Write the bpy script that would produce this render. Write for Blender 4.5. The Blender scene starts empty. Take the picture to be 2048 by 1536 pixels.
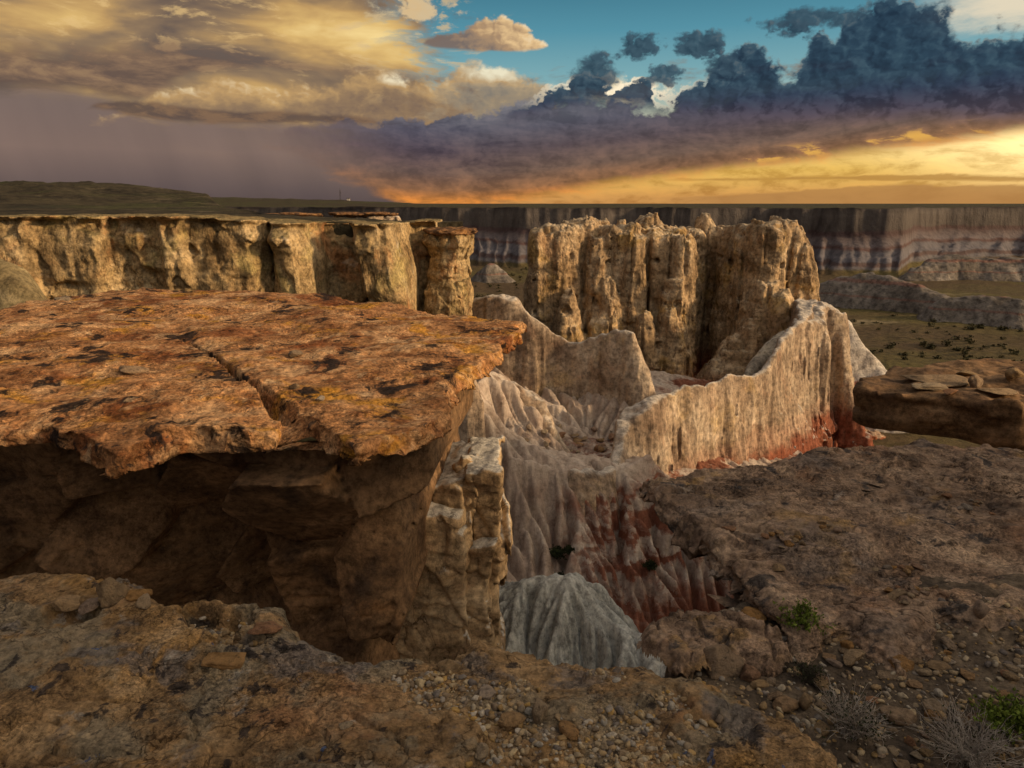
# Canyon rim at sunset. Units are metres; the camera stands at the origin, +Y looks into the canyon.
import bpy, math, random, os, time
import numpy as np
from concurrent.futures import ThreadPoolExecutor

T0 = time.time()
SC = bpy.context.scene
COL = SC.collection
F = 1409.0                       # focal length of the 2048 px wide photograph, in its pixels
PITCH = math.radians(14.37)
R = math.radians
ONLY = os.environ.get('PARTS', '')
def on(k): return (not ONLY) or (k in ONLY.split(','))
# ---------------------------------------------------------------- camera, sky, sun, exposure
cam = bpy.data.cameras.new('camera')
cam_o = bpy.data.objects.new('camera', cam); COL.objects.link(cam_o)
cam.sensor_width = 36.0
cam.lens = 36.0 * F / 2048.0
cam.clip_start = 0.05
cam.clip_end = 30000
cam_o.location = (0, 0, 0)
cam_o.rotation_euler = (R(90) - PITCH, 0, 0)
SC.camera = cam_o

SUN_AZ, SUN_EL = R(104), R(17)          # clockwise from +Y, above the horizon: low, outside the right edge
sun = bpy.data.lights.new('sun', 'SUN')
sun.energy = 3.9; sun.angle = R(6); sun.color = (1.0, 0.68, 0.36)
sun_o = bpy.data.objects.new('sun', sun); COL.objects.link(sun_o)
sun_o.rotation_euler = (R(90) - SUN_EL, 0, -SUN_AZ + math.pi)

SC.view_settings.view_transform = 'Standard'
SC.view_settings.look = 'None'
SC.view_settings.exposure = 0.0
SC.view_settings.gamma = 1.0
SC.view_settings.use_curve_mapping = False
SC.render.engine = 'CYCLES'
SC.cycles.max_bounces = 4
SC.cycles.diffuse_bounces = 2
SC.cycles.use_denoising = True
SC.cycles.denoising_input_passes = 'RGB_ALBEDO_NORMAL'
SC.cycles.denoising_prefilter = 'ACCURATE'
SC.cycles.use_adaptive_sampling = True
SC.cycles.adaptive_threshold = 0.02

# ---------------------------------------------------------------- helpers: shader nodes
class NT:
    """terse builder for a node tree; every method returns an output socket"""
    def __init__(s, tree):
        s.t = tree; s.n = tree.nodes; s.l = tree.links
        for n in list(s.n): s.n.remove(n)
    def put(s, sock, val):
        if isinstance(val, bpy.types.NodeSocket): s.l.new(val, sock)
        elif val is not None: sock.default_value = val
    def math(s, op, a, b=0.0, c=None, clamp=False):
        n = s.n.new('ShaderNodeMath'); n.operation = op; n.use_clamp = clamp
        s.put(n.inputs[0], a); s.put(n.inputs[1], b)
        if c is not None: s.put(n.inputs[2], c)
        return n.outputs[0]
    def add(s, a, b): return s.math('ADD', a, b)
    def sub(s, a, b): return s.math('SUBTRACT', a, b)
    def mul(s, a, b, clamp=False): return s.math('MULTIPLY', a, b, clamp=clamp)
    def mad(s, a, b, c): return s.math('MULTIPLY_ADD', a, b, c)
    def step(s, v, lo, hi, a=0.0, b=1.0):
        n = s.n.new('ShaderNodeMapRange'); n.interpolation_type = 'SMOOTHSTEP'
        s.put(n.inputs[0], v); s.put(n.inputs[1], lo); s.put(n.inputs[2], hi); s.put(n.inputs[3], a); s.put(n.inputs[4], b)
        return n.outputs[0]
    def lin(s, v, lo, hi, a=0.0, b=1.0):
        n = s.n.new('ShaderNodeMapRange'); n.clamp = True
        s.put(n.inputs[0], v); s.put(n.inputs[1], lo); s.put(n.inputs[2], hi); s.put(n.inputs[3], a); s.put(n.inputs[4], b)
        return n.outputs[0]
    def mix(s, f, a, b, mode='MIX'):
        n = s.n.new('ShaderNodeMix'); n.data_type = 'RGBA'; n.blend_type = mode; n.clamp_factor = True
        def c(v): return (v[0], v[1], v[2], 1.0) if isinstance(v, (tuple, list)) else v
        s.put(n.inputs[0], f); s.put(n.inputs[6], c(a)); s.put(n.inputs[7], c(b))
        return n.outputs[2]
    def ramp(s, f, stops, mode='LINEAR'):
        n = s.n.new('ShaderNodeValToRGB'); r = n.color_ramp; r.interpolation = mode
        while len(r.elements) < len(stops): r.elements.new(0.5)
        for e, (p, c) in zip(r.elements, stops): e.position = p; e.color = (c[0], c[1], c[2], 1.0)
        s.put(n.inputs[0], f); return n.outputs[0]
    def vec(s, x, y, z):
        n = s.n.new('ShaderNodeCombineXYZ'); s.put(n.inputs[0], x); s.put(n.inputs[1], y); s.put(n.inputs[2], z); return n.outputs[0]
    def sep(s, v):
        n = s.n.new('ShaderNodeSeparateXYZ'); s.put(n.inputs[0], v); return n.outputs
    def vmul(s, v, k):
        n = s.n.new('ShaderNodeVectorMath'); n.operation = 'MULTIPLY'; s.put(n.inputs[0], v); s.put(n.inputs[1], k); return n.outputs[0]
    def vadd(s, v, k):
        n = s.n.new('ShaderNodeVectorMath'); n.operation = 'ADD'; s.put(n.inputs[0], v); s.put(n.inputs[1], k); return n.outputs[0]
    def noise(s, v, scale, detail=4.0, rough=0.55, dist=0.0, col=False, dim='3D', w=None, kind='FBM', lac=2.0):
        n = s.n.new('ShaderNodeTexNoise'); n.noise_dimensions = dim; n.noise_type = kind
        s.put(n.inputs['Vector'], v); s.put(n.inputs['Scale'], scale); s.put(n.inputs['Detail'], detail)
        s.put(n.inputs['Roughness'], rough); s.put(n.inputs['Distortion'], dist); s.put(n.inputs['Lacunarity'], lac)
        if w is not None: s.put(n.inputs['W'], w)
        return n.outputs['Color' if col else 'Fac']
    def vor(s, v, scale, feature='F1', out='Distance', rand=1.0):
        n = s.n.new('ShaderNodeTexVoronoi'); n.feature = feature
        s.put(n.inputs['Vector'], v); s.put(n.inputs['Scale'], scale); s.put(n.inputs['Randomness'], rand)
        return n.outputs[out]
    def bump(s, h, strength, dist, normal=None):
        n = s.n.new('ShaderNodeBump'); s.put(n.inputs['Height'], h); s.put(n.inputs['Strength'], strength); s.put(n.inputs['Distance'], dist)
        if normal is not None: s.put(n.inputs['Normal'], normal)
        return n.outputs[0]
# ---------------------------------------------------------------- sky: Nishita base, glow of the low sun, layered sunset clouds (all by direction)
def azel(px, py):
    """compass bearing from +Y and elevation, in degrees, of a place in the sky"""
    v = (768.0 - py) / F; x = (px - 1024.0) / F
    y = math.cos(PITCH) + v * math.sin(PITCH); z = -math.sin(PITCH) + v * math.cos(PITCH)
    return math.degrees(math.atan2(x, y)), math.degrees(math.atan2(z, math.hypot(x, y)))

def s2l(*c): return tuple((v / 255 / 12.92 if v <= 10 else ((v / 255 + 0.055) / 1.055) ** 2.4) for v in c)

def build_sky():
    world = bpy.data.worlds.new('World'); SC.world = world; world.use_nodes = True
    world.cycles.sampling_method = 'NONE'                              # a broad, even light: no need to aim rays at it
    w = NT(world.node_tree)
    out = w.n.new('ShaderNodeOutputWorld'); bg = w.n.new('ShaderNodeBackground')
    w.l.new(bg.outputs[0], out.inputs[0])
    tc = w.n.new('ShaderNodeTexCoord')
    x, y, z = w.sep(tc.outputs['Generated'])
    D = 180 / math.pi
    A = w.mul(w.math('ARCTAN2', x, y), D)
    E = w.mul(w.math('ARCSINE', z), D)
    E10 = w.add(E, 10.0); E10n = w.mad(E, -1.0, -10.0)
    S = w.lin(A, -75.0, 75.0)
    AE = w.vec(A, E, 0.0)
    P = w.vmul(AE, (1.0, 1.35, 0.0))
    PH = w.vmul(AE, (1.0, 3.2, 0.0))                                  # stretched along the horizon
    warp = w.noise(PH, 0.10, 2, 0.5, col=True, dim='2D')
    PW = w.vadd(PH, w.vmul(warp, (5.0, 4.0, 0.0)))
    nA = w.noise(PW, 0.085, 4, 0.50, dim='2D')                         # sheets
    nF = w.noise(PW, 0.30, 6, 0.62, dim='2D')                          # fibres
    bw = w.noise(P, 0.9, 3, 0.55, col=True, dim='2D')
    PB = w.vadd(P, w.vmul(bw, (1.1, 1.1, 0.0)))
    def billow(off):
        n = w.n.new('ShaderNodeTexVoronoi'); n.voronoi_dimensions = '2D'; n.feature = 'F1'; n.normalize = True
        w.l.new(w.vadd(PB, off), n.inputs['Vector']); n.inputs['Scale'].default_value = 0.42
        n.inputs['Detail'].default_value = 2.0; n.inputs['Roughness'].default_value = 0.52; n.inputs['Lacunarity'].default_value = 2.3; pass
        return w.mad(n.outputs['Distance'], -1.9, 1.15)
    nB = billow((0, 0, 0))                                             # heaped billows
    nfine = w.noise(P, 2.2, 4, 0.62, dim='2D')
    nB = w.add(nB, w.mul(w.sub(nfine, 0.5), 0.4))
    nBs = billow((0.30, 0.22, 0.0))                                    # the same a little towards the light: relief
    relB = w.sub(w.sub(nB, w.mul(w.sub(nfine, 0.5), 0.25)), nBs)
    nAs = w.noise(w.vadd(PW, (2.2, 1.0, 0.0)), 0.085, 4, 0.50, dim='2D')
    relA = w.sub(nA, nAs)

    def curve(pts):
        """elevation (degrees) along the bearing, through photo positions"""
        n = w.n.new('ShaderNodeFloatCurve'); c = n.mapping.curves[0]
        q = sorted(((a + 75) / 150, e) for a, e in (azel(*p) for p in pts))
        while len(c.points) < len(q): c.points.new(0.5, 0.5)
        for p, (a, e) in zip(c.points, q): p.location = (a, max(0.0, (e + 10) / 50))
        for p in c.points: p.handle_type = 'AUTO_CLAMPED'
        n.mapping.extend = 'HORIZONTAL'
        n.mapping.update()
        w.l.new(S, n.inputs['Value'])
        return n.outputs[0]
    def above(bot, soft, amp=0.0, n=None):
        v = w.mad(curve(bot), -50.0, E10)
        if n is not None: v = w.add(v, w.mad(n, amp, -0.5 * amp))
        return w.step(v, -soft, soft)
    def below(top, soft, amp=0.0, n=None):
        v = w.mad(curve(top), 50.0, E10n)
        if n is not None: v = w.add(v, w.mad(n, amp, -0.5 * amp))
        return w.step(v, -soft, soft), v
    def ell(px, py, rx, ry, amp=0.0, n=None):
        a, e = azel(px, py); ra = abs(azel(px + rx, py)[0] - a); re = abs(azel(px, py - ry)[1] - e)
        vm = w.n.new('ShaderNodeVectorMath'); vm.operation = 'MULTIPLY_ADD'
        w.l.new(AE, vm.inputs[0]); vm.inputs[1].default_value = (1 / ra, 1 / re, 0); vm.inputs[2].default_value = (-a / ra, -e / re, 0)
        ln = w.n.new('ShaderNodeVectorMath'); ln.operation = 'LENGTH'; w.l.new(vm.outputs[0], ln.inputs[0])
        v = w.sub(1.0, ln.outputs['Value'])
        if n is not None: return w.add(v, w.mad(n, amp, -0.5 * amp))
        return v

    # clear sky: Nishita, graded towards the evening colours between the clouds
    sk = w.n.new('ShaderNodeTexSky'); sk.sky_type = 'NISHITA'; sk.sun_disc = False
    sk.sun_elevation = SUN_EL; sk.sun_rotation = SUN_AZ; sk.altitude = 1500; sk.air_density = 1.0; sk.dust_density = 1.5; sk.ozone_density = 1.5
    nish = w.vmul(sk.outputs[0], (0.075, 0.075, 0.075))
    grad = w.ramp(w.lin(E, -1.0, 19.0), [(0.0, s2l(190, 130, 75)), (0.08, s2l(214, 152, 74)), (0.17, s2l(240, 190, 84)), (0.25, s2l(246, 206, 118)), (0.36, s2l(196, 196, 168)), (0.5, s2l(128, 176, 182)), (0.66, s2l(84, 148, 166)), (0.8, s2l(62, 122, 142)), (1.0, s2l(52, 100, 130))])
    col = w.mix(w.step(E, 14.0, 50.0, 0.88, 0.35), nish, grad)
    # glow where the sun goes down, just off the right edge
    g = w.math('SQRT', w.add(w.math('POWER', w.mul(w.sub(A, 39.0), 1 / 17.0), 2.0), w.math('POWER', w.mul(w.sub(E, 4.2), 1 / 4.5), 2.0)))
    col = w.mix(w.step(g, 1.0, 0.0, 0.0, 0.95), col, (1.5, 1.15, 0.52), 'MIX')

    col = w.mix(w.step(E, 7.0, 4.0), col, w.mix(1.0, col, w.ramp(nF, [(0.34, (0.74, 0.68, 0.6)), (0.5, (1, 1, 1)), (0.66, (1.12, 1.1, 1.06))]), 'MULTIPLY'))      # faint bars in the glow
    # 1 golden veil over the left half
    edge = w.add(A, w.mul(w.sub(nF, 0.5), 16.0))
    edge = w.add(edge, w.mul(w.sub(E, 7.0), 0.35))
    veil = w.mul(w.step(edge, -2.0, -8.5), w.step(E, 40.0, 22.0))
    def spot(px, py, rx, ry): return w.step(ell(px, py, rx, ry), 0.0, 1.0)
    lit = w.add(w.mad(w.sub(nA, 0.5), 0.75, 0.30), w.mul(relA, 0.5))
    lit = w.add(lit, w.mul(w.sub(nF, 0.5), 0.22))
    for q in ((650, 70, 330, 110, .34), (40, 20, 300, 60, .26), (480, 165, 330, 60, .26), (760, 110, 160, 80, .16)): lit = w.add(lit, w.mul(spot(*q[:4]), q[4]))
    vc = w.ramp(lit, [(0.18, s2l(104, 86, 76)), (0.36, s2l(146, 118, 88)), (0.54, s2l(194, 154, 96)), (0.70, s2l(224, 184, 112)), (0.92, s2l(250, 218, 146))])
    col = w.mix(w.mul(veil, 0.96), col, vc)
    # thin pale wisps on the edge of the veil
    wsp = w.mul(w.step(nF, 0.54, 0.70), w.mul(w.step(A, 2.0, -6.0), w.step(E, 6.0, 8.0)))
    col = w.mix(w.mul(wsp, 0.65), col, s2l(226, 190, 130))
    # 2 dark sheets in the upper left
    m, _ = below([(-500, 80), (-200, 85), (0, 90), (150, 100), (300, 96), (420, 108), (560, 128), (720, 150), (850, 160)], 0.7, 4.0, nF)
    m2 = above([(-500, 185), (-200, 180), (0, 178), (160, 182), (250, 200), (330, 172), (400, 142), (560, 134), (720, 152), (850, 162)], 0.35, 1.6, nF)
    dk = w.mul(m, m2)
    col = w.mix(w.mul(dk, 0.85), col, w.mix(w.step(nF, 0.35, 0.65), s2l(100, 82, 74), s2l(138, 110, 88)))
    # 3 rain haze under it
    m, _ = below([(-600, 176), (-200, 182), (0, 182), (200, 194), (260, 222), (400, 244), (700, 248), (900, 250), (1000, 270), (1060, 290), (2500, 300)], 0.6, 1.6, nF)
    m = w.mul(m, w.step(w.add(A, w.mul(w.sub(nF, 0.5), 4.0)), 1.0, -13.0))
    rain = w.noise(w.vec(w.mad(E, 0.25, A), w.mul(E, 0.12), 1.0), 0.22, 4, 0.5)
    hz = w.ramp(w.lin(E, 0.0, 9.0), [(0.0, s2l(86, 74, 74)), (0.12, s2l(98, 84, 82)), (0.4, s2l(126, 106, 98)), (0.8, s2l(120, 104, 98)), (1.0, s2l(112, 96, 90))])
    hz = w.mix(1.0, hz, w.ramp(rain, [(0.3, (0.9, 0.9, 0.91)), (0.7, (1.12, 1.1, 1.08))]), 'MULTIPLY')
    col = w.mix(w.mul(m, 0.97), col, hz)
    # 4 sun-lit billows in the middle
    m, v = below([(-700, 300), (100, 280), (180, 262), (270, 215), (330, 186), (400, 172), (470, 168), (540, 182), (600, 176), (680, 168), (760, 150), (800, 158), (860, 178), (900, 160), (950, 132), (1010, 138), (1050, 160), (1085, 172), (1150, 260), (1300, 300)], 0.35, 1.1, nB)
    m = w.mul(m, above([(-700, 200), (100, 230), (180, 246), (280, 222), (400, 230), (600, 240), (800, 246), (1000, 240), (1150, 240), (1300, 200)], 0.4, 0.8, nF))
    sh = w.add(w.mul(relB, 0.45), w.step(v, 0.0, 2.0, 0.52, 0.20))
    sh = w.add(sh, w.mul(w.sub(nF, 0.5), 0.3))
    for q in ((985, 150, 90, 34, .5), (790, 158, 60, 22, .5), (440, 185, 200, 40, .12)): sh = w.add(sh, w.mul(spot(*q[:4]), q[4]))
    bc = w.ramp(sh, [(0.0, s2l(118, 98, 86)), (0.3, s2l(152, 124, 94)), (0.55, s2l(196, 158, 106)), (0.95, s2l(254, 238, 200))])
    col = w.mix(w.mul(m, 0.8), col, bc)
    # 5 the low dark streak
    m, _ = below([(-700, 300), (100, 280), (190, 208), (260, 200), (350, 212), (480, 222), (600, 226), (720, 236), (800, 262), (900, 300), (2500, 300)], 0.16, 0.9, nF)
    m = w.mul(m, above([(-700, 200), (100, 230), (190, 216), (280, 234), (400, 244), (520, 246), (640, 246), (740, 246), (800, 246), (900, 220), (2500, 200)], 0.16, 0.7, nF))
    col = w.mix(w.mul(m, 0.85), col, w.mix(w.step(nF, 0.4, 0.62), s2l(92, 76, 70), s2l(128, 100, 78)))
    # 6 puffs in the blue, lit from the right
    m, v = below([(-700, 300), (760, 200), (842, 92), (880, 76), (930, 58), (970, 42), (1000, 34), (1030, 48), (1065, 68), (1090, 88), (1130, 140), (1250, 300), (2600, 300)], 0.14, 0.7, nB)
    m = w.mul(m, above([(-700, 20), (760, 20), (830, 80), (860, 92), (920, 98), (1000, 102), (1070, 98), (1100, 90), (1140, 20), (2600, 20)], 0.14, 0.5, nF))
    a0, e0 = azel(975, 72)
    s = w.add(w.mad(w.sub(A, a0), 0.10, 0.36), w.add(w.mul(w.sub(E, e0), 0.17), w.mad(relB, 0.45, w.mul(w.sub(nF, 0.5), 0.5))))
    pc = w.ramp(s, [(0.05, s2l(122, 106, 98)), (0.4, s2l(176, 142, 106)), (0.65, s2l(230, 192, 138)), (1.0, s2l(255, 238, 202))])
    col = w.mix(w.mul(m, 0.95), col, pc)
    v = ell(838, 14, 70, 34, 1.7, nB)
    col = w.mix(w.mul(w.step(v, 0.2, 0.7), 0.8), col, s2l(228, 196, 146))
    col = w.mix(w.mul(w.step(w.add(ell(2040, 0, 330, 90), w.mul(w.sub(nF, 0.5), 0.8)), 0.0, 0.9), 0.85), col, s2l(240, 222, 190))
    v = ell(1225, 184, 110, 36, 1.3, nB)                                 # the blazing rim behind the dark bank
    col = w.mix(w.step(v, 0.0, 0.7), col, s2l(255, 236, 196))
    # 7 the long grey-violet base of the storm
    m, _ = below([(-700, 400), (250, 380), (350, 330), (460, 262), (600, 250), (760, 246), (900, 236), (1000, 214), (1060, 204), (1130, 206), (1200, 204), (1260, 216), (1330, 220), (1500, 190), (2048, 150), (2600, 150)], 0.32, 1.6, nB)
    mb = above([(-700, 180), (250, 200), (350, 235), (430, 256), (560, 300), (720, 372), (860, 415), (1000, 404), (1120, 384), (1250, 362), (1400, 344), (1500, 332), (1620, 318), (1750, 300), (1900, 284), (2048, 262), (2400, 225), (2700, 215)], 0.55, 1.2, nF)
    k = w.mul(w.mul(m, mb), w.step(w.add(A, w.mul(w.sub(nF, 0.5), 8.0)), -21.0, -7.0))
    bt = curve([(400, 300), (900, 390), (1250, 362), (1620, 318), (2048, 262), (2600, 215)])
    hgt = w.mad(bt, -50.0, E10)
    vc = w.ramp(w.lin(hgt, -0.5, 6.5), [(0.0, s2l(200, 126, 58)), (0.12, s2l(142, 100, 70)), (0.30, s2l(108, 86, 78)), (0.52, s2l(84, 72, 80)), (0.75, s2l(84, 82, 96)), (1.0, s2l(112, 112, 120))])
    vc = w.mix(1.0, vc, w.ramp(w.add(nF, w.mul(relB, 0.35)), [(0.3, (0.66, 0.68, 0.72)), (0.5, (1, 1, 1)), (0.72, (1.4, 1.32, 1.22))]), 'MULTIPLY')
    col = w.mix(w.mul(k, 0.97), col, vc)
    # gold catching the ragged underside
    gl = w.mul(w.step(w.math('ABSOLUTE', w.sub(hgt, 0.55)), 0.8, 0.0), w.mul(w.step(nF, 0.55, 0.68), w.mul(w.step(A, 8.0, 18.0), k)))
    col = w.mix(w.mul(gl, 0.8), col, s2l(236, 180, 84))
    # 8 the dark cumulus bank on the right
    m, v = below([(-700, 420), (850, 330), (980, 262), (1060, 214), (1110, 182), (1150, 160), (1190, 156), (1225, 186), (1262, 160), (1290, 168), (1320, 198), (1352, 204), (1375, 176), (1420, 146), (1460, 100), (1500, 92), (1535, 120), (1570, 160), (1605, 128), (1640, 72), (1670, 100), (1695, 40), (1760, 10), (1830, 12), (1900, 34), (1935, 84), (1975, 74), (2010, 60), (2060, 46), (2300, 70), (2700, 90)], 0.40, 2.1, nB)
    mb = above([(-700, 100), (850, 180), (980, 235), (1060, 232), (1150, 212), (1260, 216), (1350, 228), (1450, 236), (1600, 236), (1800, 232), (2048, 240), (2700, 250)], 0.8, 1.2, nF)
    k = w.mul(m, mb)
    s = w.add(w.mul(relB, 0.55), w.step(v, 0.0, 0.6, 0.5, 0.16))
    cc = w.ramp(s, [(0.0, s2l(30, 44, 62)), (0.18, s2l(42, 62, 80)), (0.42, s2l(66, 90, 104)), (0.66, s2l(128, 122, 114)), (0.85, s2l(226, 192, 140))])
    low = w.ramp(w.lin(E, 5.5, 9.5), [(0.0, s2l(84, 70, 78)), (0.5, s2l(54, 58, 76)), (1.0, s2l(42, 64, 82))])
    cc = w.mix(w.step(E, 9.0, 6.0, 0.0, 0.85), cc, w.mix(1.0, low, w.ramp(w.add(nB, w.mul(relB, 0.6)), [(0.3, (0.7, 0.7, 0.7)), (0.7, (1.4, 1.4, 1.35))]), 'MULTIPLY'))
    col = w.mix(w.mul(k, 0.97), col, cc)
    rim = w.mul(w.mul(w.mul(m, w.sub(1.0, m)), 4.0), mb)                             # light spilling round the edges nearest the hidden sun
    col = w.mix(w.mul(rim, w.mul(spot(1225, 182, 260, 70), 0.95)), col, (1.1, 0.93, 0.66))
    # 9 torn scraps in front of the clear sky
    for (px, py, rx, ry, amp) in ((1275, 106, 54, 32, 1.7), (1392, 100, 70, 36, 1.7), (1640, 34, 120, 24, 1.2), (1330, 140, 50, 26, 2.0), (1590, 62, 44, 20, 1.8), (1188, 150, 60, 44, 1.2), (1430, 130, 60, 40, 1.6)):
        v = ell(px, py, rx, ry, amp, nB)
        s = w.add(w.mul(relB, 0.75), 0.2)
        col = w.mix(w.mul(w.step(v, 0.0, 0.6), 0.93), col, w.ramp(s, [(0.0, s2l(40, 58, 74)), (0.3, s2l(62, 84, 98)), (0.7, s2l(120, 124, 122))]))
    # 10 thin bars low over the horizon
    for (top, bot, c, amt) in (([(1380, 360), (1500, 356), (1620, 352), (1760, 352), (1880, 350), (2048, 353), (2400, 352)], [(1380, 360), (1500, 361), (1640, 359), (1760, 360), (1880, 361), (2048, 362), (2400, 362)], s2l(172, 124, 62), 0.75),
                               ([(1300, 396), (1500, 388), (1640, 380), (1760, 374), (1830, 366), (1900, 372), (2048, 370), (2500, 366)], [(1300, 404), (1500, 410), (2048, 420), (2500, 420)], s2l(176, 128, 74), 0.8)):
        m, _ = below(top, 0.10, 0.8, nF); m = w.mul(w.mul(m, above(bot, 0.10, 0.5, nF)), w.step(A, 9.0, 17.0))
        col = w.mix(w.mul(m, amt), col, c)
    # overhead and behind, unseen: bright cloud added to lift the light in shade
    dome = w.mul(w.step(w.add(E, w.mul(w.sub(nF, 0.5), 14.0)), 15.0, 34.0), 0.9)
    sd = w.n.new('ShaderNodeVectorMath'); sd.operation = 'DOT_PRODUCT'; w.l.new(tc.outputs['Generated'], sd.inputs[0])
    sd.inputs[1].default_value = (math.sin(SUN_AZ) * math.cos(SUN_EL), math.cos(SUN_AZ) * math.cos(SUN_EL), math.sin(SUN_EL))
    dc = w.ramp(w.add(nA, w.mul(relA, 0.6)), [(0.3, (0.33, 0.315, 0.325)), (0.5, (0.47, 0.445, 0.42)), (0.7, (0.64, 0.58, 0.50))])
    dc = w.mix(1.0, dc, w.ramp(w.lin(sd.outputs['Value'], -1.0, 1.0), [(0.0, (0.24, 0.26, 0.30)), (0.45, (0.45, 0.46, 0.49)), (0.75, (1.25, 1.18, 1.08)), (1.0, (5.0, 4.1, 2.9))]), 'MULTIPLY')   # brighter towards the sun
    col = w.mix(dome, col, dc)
    # below the horizon: the land's own dim brown
    col = w.mix(w.step(E, -0.2, -2.0), col, (0.07, 0.05, 0.035))
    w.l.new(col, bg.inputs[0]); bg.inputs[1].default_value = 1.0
    print('sky nodes', len(w.n))
    return world
build_sky()
# ---------------------------------------------------------------- helpers: geometry
def at(px, py, Y):
    """world point seen at photo position (px, py) when it stands Y metres into the canyon"""
    a = PITCH - math.atan((768.0 - py) / F)
    z = -Y * math.tan(a)
    D = Y * math.cos(PITCH) - z * math.sin(PITCH)
    return np.array(((px - 1024.0) / F * D, Y, z))

def at_z(px, py, z):
    """the same for a known height"""
    a = PITCH - math.atan((768.0 - py) / F)
    return at(px, py, -z / math.tan(a))

_rng = np.random.RandomState(7)
_PERM = np.tile(_rng.permutation(256).astype(np.int32), 4)
_G3 = _rng.normal(size=(256, 3)).astype(np.float32)
_G3 /= np.linalg.norm(_G3, axis=1, keepdims=True)
_POOL = ThreadPoolExecutor(4)

def _pn(a):
    x, y, z, seed = a
    xi = np.floor(x); yi = np.floor(y); zi = np.floor(z)
    xf = x - xi; yf = y - yi; zf = z - zi
    X = xi.astype(np.int32) & 255; Y = yi.astype(np.int32) & 255; Z = (zi.astype(np.int32) + seed * 37) & 255
    u = xf * xf * xf * (xf * (xf * 6 - 15) + 10)
    v = yf * yf * yf * (yf * (yf * 6 - 15) + 10)
    w = zf * zf * zf * (zf * (zf * 6 - 15) + 10)
    P = _PERM
    def corner(dx, dy, dz):
        h = P[P[P[(X + dx) & 255] + ((Y + dy) & 255)] + ((Z + dz) & 255)]
        g = _G3[h]
        return g[:, 0] * (xf - dx) + g[:, 1] * (yf - dy) + g[:, 2] * (zf - dz)
    def lp(t, p, q): return p + t * (q - p)
    return lp(w, lp(v, lp(u, corner(0, 0, 0), corner(1, 0, 0)), lp(u, corner(0, 1, 0), corner(1, 1, 0))),
              lp(v, lp(u, corner(0, 0, 1), corner(1, 0, 1)), lp(u, corner(0, 1, 1), corner(1, 1, 1)))) * 1.6

def noise(x, y, z=0.0, seed=0):
    """gradient noise, about -1..1, any array shape"""
    x, y, z = np.broadcast_arrays(np.asarray(x, np.float32), np.asarray(y, np.float32), np.asarray(z, np.float32))
    sh = x.shape
    x = x.ravel(); y = y.ravel(); z = z.ravel()
    n = x.size
    if n < 60000:
        return _pn((x, y, z, seed)).reshape(sh)
    k = max(4, n // 120000)
    parts = [(a, b, c, seed) for a, b, c in zip(np.array_split(x, k), np.array_split(y, k), np.array_split(z, k))]
    return np.concatenate(list(_POOL.map(_pn, parts))).reshape(sh)

def fbm(x, y, z=0.0, oct=4, seed=0, gain=0.5, lac=2.03):
    s = 0.0; a = 1.0; f = 1.0
    for o in range(oct):
        s = s + a * noise(x * f, y * f, z * f, seed + o * 3)
        a *= gain; f *= lac
    return s

def ridged(x, y, z=0.0, oct=3, seed=0, gain=0.5):
    s = 0.0; a = 1.0; f = 1.0; t = 0.0
    for o in range(oct):
        s = s + a * (1 - np.abs(noise(x * f, y * f, z * f, seed + o * 3)) * 1.6)
        t += a; a *= gain; f *= 2.03
    return s / t

def smoothstep(a, b, x):
    t = np.clip((x - a) / (b - a), 0, 1)
    return t * t * (3 - 2 * t)

def smin(a, b, k):
    h = np.clip(0.5 + 0.5 * (b - a) / k, 0, 1)
    return b + (a - b) * h - k * h * (1 - h)

def smax(a, b, k): return -smin(-a, -b, k)

def cells(x, y, z, seed=0, jitter=0.9):
    """cellular noise: nearest and second distance, a random number for each cell, offset from the cell centre"""
    x, y, z = np.broadcast_arrays(np.asarray(x, np.float32), np.asarray(y, np.float32), np.asarray(z, np.float32))
    sh = x.shape
    n = x.size
    k = max(1, n // 80000)
    def work(a):
        px, py, pz = a
        xi = np.floor(px).astype(np.int32); yi = np.floor(py).astype(np.int32); zi = np.floor(pz).astype(np.int32)
        d1 = np.full(px.shape, 9.0, np.float32); d2 = d1.copy(); cid = np.zeros(px.shape, np.int32); vx = np.zeros(px.shape, np.float32); vy = vx.copy()
        flat = not np.any(pz != pz[0]) if pz.size else True
        for dx in (-1, 0, 1):
            for dy in (-1, 0, 1):
                for dz in ((0,) if flat else (-1, 0, 1)):
                    X = xi + dx; Y = yi + dy; Z = zi + dz
                    h = _PERM[_PERM[_PERM[(X + seed * 17) & 255] + (Y & 255)] + (Z & 255)]
                    g = _G3[h] * 0.5 * jitter + 0.5
                    ex = X + g[:, 0] - px; ey = Y + g[:, 1] - py
                    d = ex ** 2 + ey ** 2
                    if not flat: d = d + (Z + g[:, 2] - pz) ** 2
                    c = d < d1
                    d2 = np.where(c, d1, np.minimum(d2, d)); cid = np.where(c, h, cid); d1 = np.where(c, d, d1); vx = np.where(c, ex, vx); vy = np.where(c, ey, vy)
        return np.sqrt(d1), np.sqrt(d2), cid, vx, vy
    res = list(_POOL.map(work, zip(np.array_split(x.ravel(), k), np.array_split(y.ravel(), k), np.array_split(z.ravel(), k))))
    return tuple(np.concatenate([r[i] for r in res]).reshape(sh) for i in range(5))

_TILT = np.random.RandomState(9).uniform(-1, 1, (256, 3)).astype(np.float32)
def facets(x, y, seed, lift, tilt, joint, width=0.07):
    """broken planar faces: each cell its own offset and slope, with a joint between cells"""
    c1, c2, cid, vx, vy = cells(x, y, 0 * x, seed)
    T = _TILT[cid & 255]
    return lift * T[:, 0] + tilt * (T[:, 1] * vx + T[:, 2] * vy) + joint * smoothstep(width, 0.0, c2 - c1)

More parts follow.
